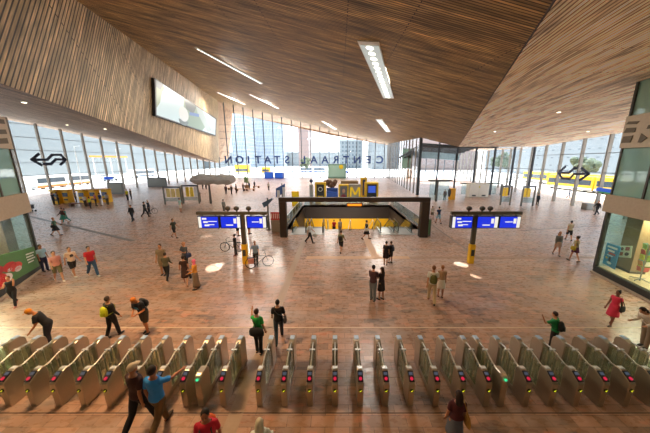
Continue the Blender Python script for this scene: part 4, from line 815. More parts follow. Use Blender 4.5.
# ---------------------------------------------------------------- people
DG = [None]
def remesh(b, name, m, vox, parent, smooth_it=0):
    me = b.mesh(name, m); o = bpy.data.objects.new('tmp', me); COL.objects.link(o)
    r = o.modifiers.new('r', 'REMESH'); r.mode = 'VOXEL'; r.voxel_size = vox; r.use_smooth_shade = True
    if smooth_it: s_ = o.modifiers.new('s', 'SMOOTH'); s_.iterations = smooth_it; s_.factor = .5
    dg = bpy.context.evaluated_depsgraph_get(); dg.update(); nm = bpy.data.meshes.new_from_object(o.evaluated_get(dg)); nm.name = name
    bpy.data.objects.remove(o); bpy.data.meshes.remove(me)
    if not nm.materials: nm.materials.append(m)
    o = bpy.data.objects.new(name, nm); COL.objects.link(o)
    if parent: o.parent = parent
    return o
R_ = math.radians
POSE = dict(stand=dict(legs=(3, 2, -3, 2), arms=((4, 8, 12), (4, 8, 12))), walk=dict(legs=(20, 6, -16, 22), arms=((-20, 8, 15), (24, 8, 25))), walk2=dict(legs=(-16, 22, 20, 6), arms=((24, 8, 25), (-20, 8, 15))),
            talk=dict(legs=(4, 3, -4, 2), arms=((20, 8, 80), (5, 8, 15))), phone=dict(legs=(5, 4, -4, 2), arms=((25, 6, 95), (25, 6, 90))), stroll=dict(legs=(14, 4, -12, 14), arms=((-10, 8, 12), (12, 8, 16))))
def person(label, u, v, hd, pose='stand', top=('3a3a40', .45), bot=('trousers', '2a2c34'), hair=('short', '2e221a'), skin='c08a68', shoe='2a2624', bag=None, vt=None, h=1.74, lean=0, head=0, female=False, arms=None, legs=None, at_=None, group=None, z0=0.0, print_=None, turn=0):
    P0 = G(u, v, z0) if at_ is None else np.array(at_)
    if vt is not None: h = min(1.9, max(1.5, ZAT(vt, P0[1]) - z0 + .01))
    near = P0[1] < 14; vox = .0105 if near else (.016 if P0[1] < 26 else .024); vc = .014 if near else (.02 if P0[1] < 26 else .028)
    ps = POSE[pose]; lg = legs or ps['legs']; ar = arms or ps['arms']; s = h / 1.755; sw = .88 if female else 1.0
    hip = {}; J = {}
    for i, sd in enumerate((-1, 1)):
        a, k = R_(lg[2 * i]), R_(lg[2 * i + 1]); hp = Vector((sd * .09, 0, -.03)); kn = hp + Vector((sd * .005, math.sin(a), -math.cos(a))) * .43; an = kn + Vector((0, math.sin(a - k), -math.cos(a - k))) * .42
        fa = a - k; ft = Vector((sd * .03, math.cos(fa * .8), math.sin(fa * .8) * 1.0)).normalized(); J[sd] = (hp, kn, an, ft)
    low = min(min(J[s_][2].z - .085, (J[s_][2] + J[s_][3] * .15).z - .07) for s_ in (-1, 1)); pz = -low
    off = Vector((0, 0, pz)); L = R_(lean); up = Vector((0, math.sin(L), math.cos(L))); fw = Vector((0, math.cos(L), -math.sin(L)))
    tw = Matrix.Rotation(R_(-turn), 3, 'Z')
    def T(x, y, z): return off + tw @ (Vector((x, 0, 0)) + fw * y + up * z)
    rings_def = [(-.08, .10, .085, .0), (-.03, .155, .11, -.005), (.05, .165 if female else .155, .115, -.005), (.17, .125 * sw + .005, .092, .0), (.30, .15 * sw, .108, .0), (.40, .17 * sw, .115, .0), (.47, .165 * sw, .10, -.005), (.515, .10, .07, -.01), (.54, .062, .058, -.01)]
    def torso(b, inf, z_lo=-1, z_hi=9):
        R = []
        for z, rx, ry, yo in rings_def:
            if z_lo <= z <= z_hi: R.append([T((rx + inf) * math.cos(2 * PI * k / 16), (ry + inf) * math.sin(2 * PI * k / 16) + yo, z) for k in range(16)])
        b.loft(R)
    A = {}
    for i, sd in enumerate((-1, 1)):
        f, o_, e = [R_(q) for q in ar[i][:3]]; inn = R_(ar[i][3]) if len(ar[i]) > 3 else 0; sh = T(sd * .172 * sw, -.005, .455)
        dl = lambda f_, o2: tw @ (fw * (math.sin(f_) * math.cos(o2)) - up * (math.cos(f_) * math.cos(o2)) + Vector((sd * math.sin(o2), 0, 0)))
        el = sh + dl(f, o_) * .285; d2 = dl(f + e, o_ * .5 - inn); wr = el + d2 * .25; A[sd] = (sh, el, wr, d2, dl(f + e + .3, o_ * .3 - inn))
    hn = R_(head) + L * .6; hup = tw @ Vector((0, math.sin(hn), math.cos(hn))); hfw = tw @ Vector((0, math.cos(hn), -math.sin(hn))); hx = tw @ Vector((1, 0, 0))
    nb = T(0, -.01, .53); hc = nb + hup * .165 + hfw * .02; HR = Matrix((hx, hfw, hup)).transposed()
    body = MB(); torso(body, 0)
    body.tube([nb - hup * .03, nb + hup * .1], [.058, .052], 10)
    body.ell(hc, (.075, .095, .115), 14, 10, rot=HR); body.ell(hc + hfw * .025 - hup * .055, (.055, .065, .055), 10, 8, rot=HR)
    body.ell(hc + hfw * .098 - hup * .012, (.013, .02, .022), 6, 5, rot=HR)
    for sd in (-1, 1): body.ell(hc + hx * sd * .077 - hup * .008 - hfw * .005, (.012, .02, .032), 6, 5, rot=HR)
    for sd in (-1, 1):
        hp, kn, an, ft = [q + off if i < 3 else q for i, q in enumerate(J[sd])]
        body.tube([hp + Vector((0, 0, .03)), hp, (hp * .5 + kn * .5), kn, kn * .65 + an * .35, kn * .3 + an * .7, an], [.085, .088, .074, .053, .056, .042, .036], 12, round_=True)
        body.tube([an - ft * .04 - Vector((0, 0, .03)), an + ft * .05 - Vector((0, 0, .045)), an + ft * .15 - Vector((0, 0, .06))], [.036, .038, .026], 8, round_=True)
        sh, el, wr, d2, dh = A[sd]
        body.tube([sh, sh * .5 + el * .5, el, el * .6 + wr * .4, wr], [.05, .044, .037, .036, .026], 10, round_=True)
        pm = wr + d2 * .05; side = d2.cross(hfw if abs(d2.dot(hfw)) < .85 else hup).normalized(); nrm = side.cross(d2).normalized()
        body.tube([wr, pm, wr + d2 * .085], [.026, .038, .036], 8, flat=(1, .62), round_=True)
        fr = .0088 if near else .011; dcur = (d2 * .8 + dh * .5).normalized()
        for k, ln in enumerate((.066, .076, .07, .055)):
            q0 = wr + d2 * .075 + side * ((k - 1.5) * .0215); q1 = q0 + d2 * ln * .5; body.tube([q0, q1, q1 + dcur * ln * .5 - nrm * .012], [fr, fr * .95, fr * .8], 6, round_=True)
        q0 = wr + d2 * .02 + side * .028; q1 = q0 + (d2 * .6 + side * .8).normalized() * .035; body.tube([q0, q1, q1 + (d2 * .9 + side * .3).normalized() * .03], [.013, .011, .009], 6, round_=True)
    t = remesh(body, 'person', mat(skin, .55), vox, None, 1); tag(t, label, 'person', group)
    t.location = tuple(P0 + np.array([0, 0, .0])); t.rotation_euler = (0, 0, -R_(hd)); t.scale = (s, s, s)
    # clothes
    kind, bc = bot[0], bot[1]; inf = .02
    legm = mat(bc, .8); b = MB()
    if kind in ('trousers', 'shorts', 'leggings'):
        q = .016 if kind != 'leggings' else .01; torso(b, q, -.5, .06)
        for sd in (-1, 1):
            hp, kn, an, ft = [q_ + off if i < 3 else q_ for i, q_ in enumerate(J[sd])]
            if kind == 'shorts': b.tube([hp + Vector((0, 0, .05)), hp, hp * .5 + kn * .5, kn * .96 + hp * .04], [.095, .105, .098, .085], 12)
            else: b.tube([hp + Vector((0, 0, .05)), hp, hp * .5 + kn * .5, kn, kn * .6 + an * .4, an + (an - kn).normalized() * .02], [.09, .1 + q * .3, .078 + q, .056 + q, .056 + q, .042 + q], 12)
        remesh(b, kind, legm, vc, t, 2)
    else:
        hem = {'skirt': .42, 'long_skirt': .78, 'mini_skirt': .28}[kind]; kc = (J[-1][1] + J[1][1]) / 2; ac = (J[-1][2] + J[1][2]) / 2; R = []
        for j in range(7):
            a_ = j / 6; z = .08 - (hem + .08) * a_; f_ = max(0, -z / .43); c = Vector((0, 0, z)); sp_ = abs(J[1][1].y - J[-1][1].y) / 2 * min(f_, 1) if f_ < 1 else abs(J[1][2].y - J[-1][2].y) / 2 * min(f_ - 1, 1) * .8 + abs(J[1][1].y - J[-1][1].y) / 2 * .5
            c.y = (kc.y * min(f_, 1)) if f_ < 1 else kc.y + (ac.y - kc.y) * min(1, f_ - 1)
            rx, ry = .165 + .05 * a_ + (.02 if kind == 'long_skirt' else 0), .125 + .03 * a_ + sp_
            R.append([off + c + Vector(((rx + .006 * math.sin(5 * 2 * PI * k / 20)) * math.cos(2 * PI * k / 20), (ry + .006 * math.sin(5 * 2 * PI * k / 20)) * math.sin(2 * PI * k / 20), 0)) for k in range(20)])
        b.loft(R[::-1]); b.build('skirt', legm, t, smooth=True)
    tc, sl = top[0], top[1]; b = MB(); torso(b, inf, -.06 if kind in ('trousers', 'shorts', 'leggings') else .0, .53)
    if sl > 0:
        for sd in (-1, 1):
            sh, el, wr, d2, dh = A[sd]
            if sl < .6: e_ = sh + (el - sh) * (sl / .5 * .8); b.tube([sh, e_], [.064, .062], 10, round_=False); b.ell(sh, (.064,) * 3, 8, 6)
            else: b.ell(sh, (.064,) * 3, 8, 6); b.tube([sh, sh * .5 + el * .5, el, el * .5 + wr * .5, wr - d2 * .005], [.062, .056, .05, .046, .038], 10)
    remesh(b, 'jacket' if sl > .9 else ('top' if female or sl == 0 else 'shirt'), mat(tc, .8), vc, t, 2)
    if print_:
        b = MB(); b.prism([T(x, .138 if near else .14, z) for x, z in ((-.075, .27), (.07, .25), (.08, .37), (.0, .42), (-.07, .38))], fw * .006); b.build('chest_print', mat(print_, .7), t)
    for sd in (-1, 1):
        an, ft = J[sd][2] + off, J[sd][3]; dn = Vector((0, 0, -1)); dn = (dn - ft * dn.dot(ft)).normalized(); b = MB()
        b.tube([an - ft * .035 + dn * .04, an + ft * .04 + dn * .048, an + ft * .13 + dn * .058, an + ft * .165 + dn * .062], [.043, .044, .04, .028], 10, round_=True)
        b.build('shoe', mat(shoe, .6), t, smooth=True)
    # hair and headgear
    hk, hcol = hair; b = MB()
    hm = mat(hcol, .75)
    if hk in ('short', 'long', 'bun', 'pony'):
        b.ell(hc - hfw * .018 + hup * .022, (.084, .098, .108), 12, 8, rot=HR)
        if hk == 'long': b.tube([hc - hfw * .05 + hup * .02, hc - hfw * .075 - hup * .1, hc - hfw * .085 - hup * .24, hc - hfw * .09 - hup * .3], [.085, .09, .075, .03], 10, flat=(1.05, .6), round_=True)
        if hk == 'bun': b.ell(hc - hfw * .1 + hup * .09, (.045, .045, .045), 8, 6)
        if hk == 'pony': b.tube([hc - hfw * .09 + hup * .05, hc - hfw * .15 + hup * .0, hc - hfw * .16 - hup * .14], [.03, .035, .015], 8, round_=True)
        b.build('hair', hm, t, smooth=True)
    elif hk == 'bald': b.ell(hc - hfw * .03 - hup * .0, (.0795, .078, .075), 12, 8, rot=HR); b.build('hair', hm, t, smooth=True)
    elif hk == 'cap':
        b.ell(hc - hfw * .008 + hup * .035, (.087, .105, .095), 14, 8, rot=HR); b.prism([hc + hup * .045 + hx * x + hfw * y for x, y in ((-.07, .06), (.07, .06), (.065, .13), (.03, .165), (-.03, .165), (-.065, .13))], hup * .014); b.build('cap', hm, t, smooth=True)
    elif hk == 'scarf':
        b.ell(hc - hfw * .02 + hup * .015, (.092, .105, .122), 12, 8, rot=HR); b.tube([hc - hup * .05 - hfw * .02, nb, T(0, 0, .46)], [.085, .085, .13], 12, round_=True, flat=(1, .85)); b.build('headscarf', hm, t, smooth=True)
    if P0[1] < 22:
        b = MB()
        for sd in (-1, 1): b.ell(hc + hfw * .088 + hx * sd * .03 + hup * .012, (.012, .008, .008), 6, 5, rot=HR)
        b.build('eyes', mat('1c1614', .3), t); b = MB(); b.ell(hc + hfw * .086 - hup * .055, (.024, .01, .007), 8, 5, rot=HR); b.build('mouth', mat('8c4a42', .5), t)
    # bags
    for bg_ in (bag or []):
        k, c = bg_[0], bg_[1]; m_ = mat(c, .75); b = MB()
        if k == 'backpack':
            bp = thing_part('backpack', t); R = []
            for zz, rx, ry in ((.06, .1, .05), (.1, .145, .085), (.25, .15, .1), (.38, .135, .08), (.45, .08, .04)): R.append([T(rx * math.cos(2 * PI * q / 14), -.2 + ry * math.sin(2 * PI * q / 14), zz) for q in range(14)])
            b.loft(R); o = b.build('backpack', m_, t, smooth=True); b = MB()
            for sd in (-1, 1): b.tube([T(sd * .09, -.12, .44), T(sd * .1, -.02, .515), T(sd * .11, .125, .42), T(sd * .13, .135, .28), T(sd * .16, .0, .14), T(sd * .11, -.14, .1)], .014, 6)
            b.build('strap', mat(bg_[2] if len(bg_) > 2 else c, .75), o); b = MB(); R = [[T(.085 * math.cos(2 * PI * q / 10), -.29 + .035 * math.sin(2 * PI * q / 10), zz) for q in range(10)] for zz in (.1, .25)]; b.loft(R); b.build('pocket', m_, o)
        elif k in ('shoulder', 'crossbody', 'hand', 'duffel'):
            sd = bg_[2] if len(bg_) > 2 else 1; w_, hh = (.17, .13) if k != 'duffel' else (.27, .15)
            cx_, cy, cz = (sd * .25, -.03, .02) if k != 'duffel' else (sd * .05, -.2, .06)
            if k == 'hand': wr = A[sd][2] + A[sd][3] * .1; base = wr - Vector((0, 0, .28)); fa_, fb__ = Vector((0, 1, 0)), Vector((1, 0, 0))
            else: base = T(cx_, cy, cz); fa_, fb__ = (Vector((0, 1, 0)), Vector((1, 0, 0))) if k != 'duffel' else (tw @ Vector((1, 0, 0)), fw)
            R = []
            for zz, q in ((-hh, .75), (-hh * .8, 1), (0, 1.02), (hh * .7, .85), (hh, .5)): R.append([base + fa_ * (w_ * q * math.cos(2 * PI * i / 14)) + fb__ * ((.06 if k != 'duffel' else .11) * q * math.sin(2 * PI * i / 14)) + Vector((0, 0, zz)) for i in range(14)])
            b.loft(R); o = b.build('bag', m_, t, smooth=True); b = MB()
            if k == 'hand': b.tube([base + Vector((0, .08, .1)), wr, base + Vector((0, -.08, .1))], .012, 6)
            elif k == 'shoulder': b.tube([base + Vector((0, .1, .1)), T(sd * .15, .06, .5), T(sd * .14, -.04, .52), base + Vector((0, -.12, .1))], .013, 6)
            else: b.tube([base + Vector((0, .05, .1)), T(sd * .1, .155, .2), T(-sd * .04, .15, .38), T(-sd * .115, .03, .52), T(-sd * .1, -.13, .42), T(0, -.15, .3), base + Vector((0, -.03, .1))], .016, 6)
            b.build('strap', m_, o)
    return t
def thing_part(n, t): return None

def dist_person(*a, **k): return person(*a, **k)
# --- nearest people
person('man in blue polo shirt reaching over the gates with his right arm', 163, 430, 8, 'walk', ('2a86d8', .45), ('trousers', '6b5230'), hair=('short', '1c1410'), vt=362, arms=((-8, 8, 20), (62, 12, 22)), shoe='3a2c20', legs=(18, 4, -22, 30), skin='a86c48')
person('man in dark maroon shirt and pale cap walking through the gates', 144, 427, 15, 'walk2', ('3a1c1c', .45), ('trousers', '17171c'), hair=('cap', 'b0a48c'), vt=361, skin='b07850', arms=((16, 8, 30), (-18, 8, 20)))
person('man in bright red shirt with orange and black backpack at the bottom edge', 172, 470, 165, 'stroll', ('b81430', .45), ('trousers', '2c3040'), hair=('short', '15100c'), skin='9a6444', bag=[('backpack', 'e0662a', '2a2a2a')], at_=(-2.62, 4.1, 0), h=1.72)
person('pale blurred person in white at the bottom edge beside the floor strip', 247, 480, 350, 'walk', ('dfe0d4', .95), ('trousers', 'b8b4a4'), hair=('long', 'c9c2a8'), female=True, at_=(-1.5, 4.0, 0), h=1.64)
person('woman with long dark hair, maroon top and grey skirt at the bottom edge', 459, 445, 5, 'stand', ('4a1820', .45), ('skirt', '5c6474'), hair=('long', '241512'), female=True, skin='a87454', at_=(XAT(457.5, 4.62, 1.2), 4.62, 0), h=1.6, shoe='1e1a1a', bag=[('shoulder', 'b0843c', 1)])
person('man in black with a yellow backpack walking away on the left', 115, 336, 12, 'walk2', ('1e1c1c', .95), ('trousers', '161618'), hair=('short', '3a2a1c'), vt=297, bag=[('backpack', 'c8d01c', '8a9018')], arms=((4, 12, 20), (2, 16, 25)), legs=(-8, 14, 10, 4))
person('man in orange cap and black printed shirt bending over behind the gates', 54, 346, 240, 'stand', ('1a1a1c', .45), ('trousers', '1a1c28'), hair=('cap', 'e89018'), lean=28, head=24, legs=(10, 8, 14, 12), arms=((30, 10, 35), (35, 14, 30)), print_='8a8a80', h=1.72, skin='c47c48')
person('man with orange hair looking down, dark shirt with blue print', 147, 333, 185, 'phone', ('20242c', .45), ('shorts', '4a4234'), hair=('short', 'd87c28'), lean=22, head=25, print_='2f7fae', bag=[('backpack', '23272e')], h=1.78, legs=(8, 10, -6, 4), arms=((20, 8, 75, 35), (20, 8, 75, 35)), skin='c07c50')
person('woman in black with sunglasses and pink shoes by the left shop', 16, 305.5, 150, 'walk', ('1a1a1c', 0), ('leggings', '18181c'), hair=('short', '6a4a2c'), female=True, vt=277, arms=((60, 14, 118), (30, 10, 78)), shoe='d88a80', skin='c08460')
person('man in light blue shirt and navy trousers next to the left shop corner', 46, 271, 95, 'stand', ('8fb4cc', .45), ('trousers', '20284a'), hair=('short', '2a2220'), vt=245, skin='8a5c40')
person('man in pink shirt and khaki shorts striding right', 60, 281, 120, 'walk', ('c8887c', .45), ('shorts', '6b6444'), hair=('short', '3a2a20'), vt=251, shoe='dcd4c8')
person('man in white printed shirt and black shorts beside the pink shirt', 75, 276, 110, 'walk2', ('d8bca4', .45), ('shorts', '201e20'), hair=('short', '2c2018'), vt=247, print_='3a3438', shoe='d0c8c0')
person('man in red shirt and blue jeans walking on the left', 94, 276, 115, 'walk', ('b8202c', .45), ('trousers', '2c4868'), hair=('short', '1e1814'), vt=246, shoe='d8d0c8', arms=((-14, 10, 18), (16, 12, 26)))
person('woman in green top with a dark shoulder bag at the left', 57, 235.5, 60, 'walk2', ('4c6a5c', .45), ('skirt', '26262c'), hair=('short', 'a06438'), female=True, vt=217.5, bag=[('shoulder', '202024', 1)])
person('woman with dark red-brown top walking left, front of the two at far left', 64.5, 224, 200, 'walk', ('4a2a24', .9), ('skirt', '2f7a6a'), hair=('short', '33201a'), female=True, vt=207.5)
person('person in teal jacket close behind the brown topped woman at far left', 66.5, 222, 200, 'walk2', ('2c8470', .9), ('trousers', '3c8a7c'), hair=('short', '2c2420'), vt=208.5)
# group left of centre
person('man in grey-brown shirt standing behind the one in black trousers', 164, 275, 170, 'stand', ('7a6a54', .45), ('shorts', '8a7458'), hair=('short', '3a2820'), vt=244, skin='b07c58')
person('person in olive top and black trousers bending toward the man', 168, 279.5, 345, 'walk', ('57523c', .9), ('trousers', '141416'), hair=('short', '2a1e18'), vt=253, lean=8, arms=((30, 8, 40), (20, 8, 40)))
person('man in dark grey shirt with blue bag looking down at his hands', 187, 271, 200, 'phone', ('4a4c52', .45), ('trousers', '2c2a2c'), hair=('bald', 'c88850'), vt=242, bag=[('crossbody', '2c3c64', -1)])
person('woman in short dark brown dress in the standing group', 186.5, 284.5, 335, 'walk', ('3a221a', .3), ('skirt', '3a221a'), hair=('bun', '2c1a14'), female=True, vt=255.5, shoe='c89878', arms=((10, 16, 30), (-8, 12, 20)), bag=[('hand', '1e1c1c', 1)])
person('woman in pink headscarf, orange top and long patterned skirt', 197, 289, 250, 'talk', ('dc9438', .95), ('long_skirt', '7a6450'), hair=('scarf', 'e0688c'), female=True, vt=260, arms=((12, 8, 60), (12, 8, 70)))
person('person in dark green shirt and black shorts striding across the hall', 175, 237.8, 100, 'walk2', ('333c34', .45), ('shorts', '1c1c20'), hair=('short', '33241c'), vt=218.5)
person('person in black standing on the far left floor', 133, 221.5, 180, 'stroll', ('17181c', .95), ('trousers', '1c2430'), hair=('short', '1c1614'), vt=204.8)
person('person in black walking with the far bicycle', 146, 217, 80, 'walk', ('15161a', .95), ('trousers', '16181c'), hair=('short', '1e1612'), vt=201.5)
person('person behind the bicycle in dark blue at the left', 149.5, 214, 80, 'stand', ('23283a', .95), ('trousers', '1c1e26'), hair=('short', 'c8b090'), vt=200.3)
person('person in yellow-green vest near the left glass wall', 128, 200.3, 180, 'stand', ('c8cc28', .45), ('trousers', '26303c'), hair=('short', '2a1e18'), vt=187.3)
person('person in dark clothes beside the yellow-green vest', 131.5, 199, 200, 'stand', ('4a4438', .45), ('trousers', '2c2a2c'), hair=('short', '3a2a20'), vt=189)
person('person in pale teal top and white shorts by the timetable stands', 181, 212.3, 10, 'stand', ('a8c8c4', .45), ('shorts', 'd8d4c8'), hair=('short', '4a3424'), vt=195, female=True)
person('person in grey-brown standing at the timetable stand with yellow sheet', 200, 202, 300, 'stand', ('4c4844', .45), ('trousers', '5c564c'), hair=('short', '241a14'), vt=190)
person('person in grey coat on the floor beyond the left departure board', 224.3, 213, 10, 'stand', ('8a8c84', .9), ('trousers', '6a6860'), hair=('short', '3a2c22'), vt=199.5)
person('woman in dark clothes standing with a bicycle below the left board', 236, 255.5, 250, 'stand', ('2f2c2c', .95), ('leggings', '2a2426'), hair=('bun', '2a1c16'), female=True, vt=234.5, shoe='7a3428')
person('person in black whose head is behind the left board middle screen', 238.2, 236, 90, 'stand', ('26262a', .45), ('shorts', '1e1e22'), hair=('short', '241a14'), h=1.72)
person('person in dark shorts partly hidden by the left board mast', 249.3, 234, 90, 'stand', ('6a5c50', .45), ('shorts', '2c2a2e'), hair=('short', '3a2a20'), h=1.7)
person('man in blue shirt with a bicycle right of the left board mast', 256.3, 265.5, 165, 'stand', ('8098b4', .45), ('trousers', '1c1c20'), hair=('short', '8a6040'), vt=241.5, arms=((12, 10, 30), (30, 22, 25)))
# by the gates, centre
person('woman in bright green top with a large black bag raising her arm', 259.5, 353, 8, 'stand', ('28a848', .45), ('leggings', '141416'), hair=('short', '3a2418'), female=True, vt=309.5, arms=((60, 30, 70), (0, 12, 15)), bag=[('duffel', '17171a', 1)], shoe='1a1a1a')
person('man in black shirt and jeans carrying a grey bag beyond the gates', 279.5, 340.5, 350, 'walk2', ('18181c', .45), ('trousers', '2c3a48'), hair=('short', '1c1512'), vt=299.5, bag=[('crossbody', '4a4648', 1)], arms=((10, 10, 30), (-5, 14, 20)))
person('man in purple-brown shirt and grey jeans in the hugging couple', 372.6, 300.5, 30, 'stand', ('4a3038', .9), ('trousers', '6c747c'), hair=('short', '1e1612'), vt=265.5, arms=((20, 4, 50), (30, -2, 50)))
person('woman in short dark dress leaning on the man in grey jeans', 380.8, 299.5, 320, 'stand', ('2a2024', .3), ('skirt', '24201f'), hair=('long', '3a281c'), female=True, vt=267.5, h=1.65, skin='c4906c', arms=((25, 0, 50), (15, 6, 20)))
person('woman in dark dress with arm round the backpack wearer in the centre', 385.5, 264.8, 20, 'stand', ('241c24', .45), ('skirt', '2a1c22'), hair=('short', '1c1412'), female=True, vt=241.5)
person('person in dark shorts with blue backpack embracing in the centre', 390.3, 263, 330, 'stand', ('2c2830', .45), ('shorts', '3a3034'), hair=('short', '3a2820'), vt=243, bag=[('backpack', '28303e')])
person('man in white shirt and cream trousers with green backpack', 431, 302, 15, 'walk', ('dcdcd4', .45), ('trousers', 'c4ac88'), hair=('short', '8a5a38'), vt=265.3, bag=[('backpack', '5c6030', '3a3c24')], shoe='241e1c')
person('woman in beige top and white skirt next to the green backpack man', 440, 297, 15, 'stand', ('a88868', .3), ('skirt', 'e0dcd4'), hair=('short', 'a06a3c'), female=True, vt=265.8)
person('walking woman in black skirt in front of the metro escalators', 366.3, 239.3, 90, 'walk', ('26262a', .45), ('skirt', '17171a'), hair=('short', '2a1c16'), female=True, vt=220, bag=[('shoulder', 'c8c4bc', 1)])
person('man in pale shirt and black trousers walking past the stairwell', 310, 243, 95, 'walk2', ('c0c4c8', .45), ('trousers', '1e1e22'), hair=('short', '5a4030'), vt=222.3, bag=[('hand', 'b8bcb8', -1)])
person('person in olive shirt with black backpack in front of the stairwell', 341, 252.3, 20, 'walk', ('8a8a60', .45), ('shorts', '26262a'), hair=('short', '3a2a20'), vt=230.3, bag=[('backpack', '26262a')])
person('small person in grey top standing at the middle stairs', 340, 234.5, 0, 'stand', ('a8a098', .45), ('trousers', '8a8074'), hair=('short', '7a4a30'), h=1.45, female=True)
person('person in light shirt and brown shorts right of the stairwell frame', 431.8, 219, 5, 'stroll', ('c0b4a4', .45), ('shorts', '6a5440'), hair=('short', '7a5438'), vt=206)
person('person in navy shirt and pale blue shorts right of the stairwell frame', 438, 223.4, 350, 'walk', ('1c2c50', .45), ('shorts', '8ab0c0'), hair=('short', '2a1e18'), vt=206.5)
person('person in brown jacket beside the yellow machine near the entrance', 444.3, 200.5, 180, 'stand', ('6a4438', .9), ('trousers', '4a4a44'), hair=('short', '2c2018'), vt=189)
# right side
person('woman in white top and black shorts with handbag walking away right', 568, 240.2, 25, 'walk', ('c8b8a0', .3), ('shorts', '1e1c20'), hair=('bun', '2a1c18'), female=True, vt=220.5, bag=[('hand', '1c1c1e', 1)])
person('woman with long fair hair and grey wrap on the right', 556, 255.3, 200, 'stroll', ('6c6c68', .9), ('mini_skirt', 'c0a490'), hair=('long', '9a7048'), female=True, vt=231.8)
person('woman in purple skirt with yellow bag on the right', 573, 261.3, 350, 'stroll', ('a89878', .45), ('mini_skirt', '5a2048'), hair=('bun', '1e1410'), female=True, vt=236.3, bag=[('shoulder', 'b09c30', -1)])
person('man in black walking under the blue sign by the right glass wall', 596, 215, 270, 'walk', ('1c1a1a', .95), ('trousers', '22242a'), hair=('short', '3a2a20'), vt=200.5)
person('person in black standing by the timetable stand on the right', 537, 205.5, 180, 'stand', ('1a1c20', .95), ('trousers', '1a1c22'), hair=('short', '3a2a20'), vt=193.5)
person('woman in pink dress with black handbag walking left at the right', 610, 325, 255, 'stroll', ('e03858', .2), ('skirt', 'd83454'), hair=('bun', '1c1210'), female=True, vt=291, skin='7a4c38', bag=[('shoulder', '1a1a1c', -1)], shoe='2a2020')
person('woman in white blouse bending forward beyond the gates at the right edge', 643, 347, 265, 'phone', ('ded4c8', .95), ('trousers', '8a7a68'), hair=('long', '2a1a14'), female=True, lean=38, head=20, h=1.78, bag=[('crossbody', 'c8b8a0', -1)])
person('person in green shirt and black backpack bent at the right gates', 551, 351, 330, 'stand', ('12804a', .45), ('trousers', '17171a'), hair=('short', '2a1a14'), vt=313.5, lean=10, arms=((60, 20, 110), (5, 10, 30)), bag=[('backpack', '17181c')])
# at the ticket machines (left)
tm = [(54.5, 204.8, 191, '26242a', '1e1e22', 0, 'person in black at the left end of the ticket machines'), (59, 204.6, 192, '57504c', '2a2c34', 20, 'person in grey beside the leftmost ticket machine'), (69.5, 202.5, 191.5, '1a1a1e', '1a1a1e', 180, 'person in black in front of the second ticket machine'), (76.5, 202, 191, '5a6a80', '26262c', 200, 'person in blue-grey between the second and third ticket machine'),
      (86, 206.5, 195, 'd8d0c0', '4a4038', 150, 'person in white near the middle ticket machine'), (91, 208.5, 197, 'c8dc28', '2a2c34', 10, 'person in lime green shirt at the ticket machine bench'), (96.5, 206, 192, 'c06a70', '3a3438', 30, 'person in pink-red shirt at the right ticket machines'), (101.5, 205.5, 191.5, '3a5488', 'd8d0c8', 0, 'person in blue top and pale trousers at the right ticket machines'), (108, 204.5, 193, 'b8b4ac', '5a5048', 340, 'person in pale grey at the rightmost ticket machine')]
for u, v, vt, c, c2, hd, l in tm: person(l, u, v, hd, 'stand', (c, .45), ('trousers', c2), hair=('short', '2c2018'), vt=vt, group='people at the ticket machines')
bk = [(226.3, 194.3, 185, '5a4048', 340, 'person in dark red at the far left, left of a pair'), (231.8, 194.2, 183.3, '26262c', 20, 'person in black at the far left, right of the pair'), (203, 189.3, 183, '2a2a30', 0, 'left of two dark figures behind the grey canopy post'), (206.3, 189.3, 183, '3a3434', 0, 'right of two dark figures behind the grey canopy post'), (236.5, 193, 184, '1a1c24', 90, 'person in black by the leftmost wooden benches'), (243.5, 191.2, 183, '6a5a50', 200, 'person in brown among the wooden benches'), (254.7, 187.5, 181, '4a4648', 180, 'person standing behind the rightmost wooden bench'), (268.8, 190.5, 181.2, 'c0b8ac', 180, 'person in pale clothes alone right of the wooden benches'), (249.5, 188.5, 182.5, '33465e', 180, 'person in blue among the wooden benches')]
for u, v, vt, c, hd, l in bk: person(l, u, v, hd, 'stand', (c, .9), ('trousers', '2a2a30'), hair=('short', '2c2018'), vt=vt, group='people near the back of the hall')
# people outside the right glass wall
person('pedestrian in pink shorts outside the right glass wall', 583.5, 206, 200, 'walk', ('9a8a90', .45), ('shorts', 'b87080'), hair=('short', '3a2a20'), at_=(41.5, 39.5, -.02), h=1.75)
person('pedestrian in grey outside the right glass wall behind the arrow logo', 569, 201, 160, 'walk2', ('a0a4ac', .45), ('trousers', '5a6070'), hair=('short', '4a3a30'), at_=(42.5, 45.5, -.02), h=1.75)
person('person in red going down the middle metro stairs', 332, 222, 0, 'walk', ('c42030', .45), ('trousers', '2a2a34'), hair=('short', '2a1e18'), at_=(-.1, 26.1, -.18 * 6 + .01), h=1.6)
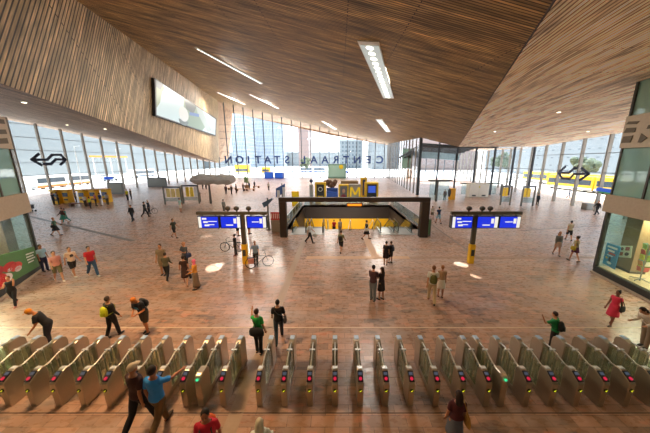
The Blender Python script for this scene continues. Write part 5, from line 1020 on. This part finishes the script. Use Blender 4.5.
# --- bicycles
def bicycle(label, p, rz, col='2a2c30', box=None):
    t = thing('bicycle', label, 'bicycle', p, rz); rw = .34
    for y, nm in ((-.52, 'wheel'), (.52, 'wheel')):
        b = MB(); b.tube([(0, y + rw * math.cos(2 * PI * k / 28), rw + .02 + rw * math.sin(2 * PI * k / 28)) for k in range(29)], .022, 6, cap=False); w_ = b.build('wheel', mat('1d1d1f', .7), t)
        b = MB()
        for k in range(10): b.bar((0, y, rw + .02), (0, y + rw * math.cos(2 * PI * k / 10), rw + .02 + rw * math.sin(2 * PI * k / 10)), .006, .006, up=(1, 0, 0))
        b.build('spokes', mat('9a9a98', .4, .6), w_)
    hb, sd, bb_, fh = Vector((0, .36, .92)), Vector((0, -.22, .86)), Vector((0, -.08, .32)), Vector((0, .40, .72)); b = MB()
    for a_, c_ in ((sd, bb_), (bb_, fh), (sd * .92 + Vector((0, 0, .02)), fh), (fh, hb), (fh, Vector((0, .52, .36))), (bb_, Vector((0, -.52, .36))), (sd * .9, Vector((0, -.52, .36)))): b.tube([a_, c_], .017, 6)
    b.build('frame', mat(col, .4), t); b = MB(); b.tube([(-.28, .22, 1.0), (-.2, .34, 1.02), (0, .37, .96), (.2, .34, 1.02), (.28, .22, 1.0)], .015, 6); b.build('handlebar', mat('3a3a3c', .4), t)
    b = MB(); b.ell((0, -.24, .92), (.08, .14, .04), 10, 6); b.build('saddle', mat('221c18', .6), t); b = MB(); b.box(-.07, .07, -.75, -.35, .72, .74); b.build('rack', mat('3a3a3c', .4), t)
    b = MB(); b.tube([(.06, -.08, .32), (.08, .0, .2), (.14, .0, .2)], .012, 6); b.tube([(-.06, -.08, .32), (-.08, -.16, .44), (-.14, -.16, .44)], .012, 6); b.build('pedals', mat('3a3a3c', .5), t)
    if box:
        b = MB(); b.rbox((-.16, -.52, .55), (.12, .34, .32), .03); b.rbox((.16, -.52, .55), (.12, .34, .32), .03); b.build('pannier', mat(box, .7), t)
    return t
def bike2(label, u0, v0, u1, v1, **k):
    a, b = G(u0, v0), G(u1, v1); d = b - a; bicycle(label, (a + b) / 2, math.atan2(d[1], d[0]) - PI / 2, **k)
bike2('black bicycle held by the woman in dark clothes below the left board', 239, 251.5, 225.5, 251.5)
bike2('grey bicycle with pink pannier held by the man in blue shirt', 251.5, 268.5, 268.5, 266, col='6a6a64', box='c88a84')
bike2('dark bicycle wheeled by the person in black at the far left', 146.5, 213.8, 155, 213.6)
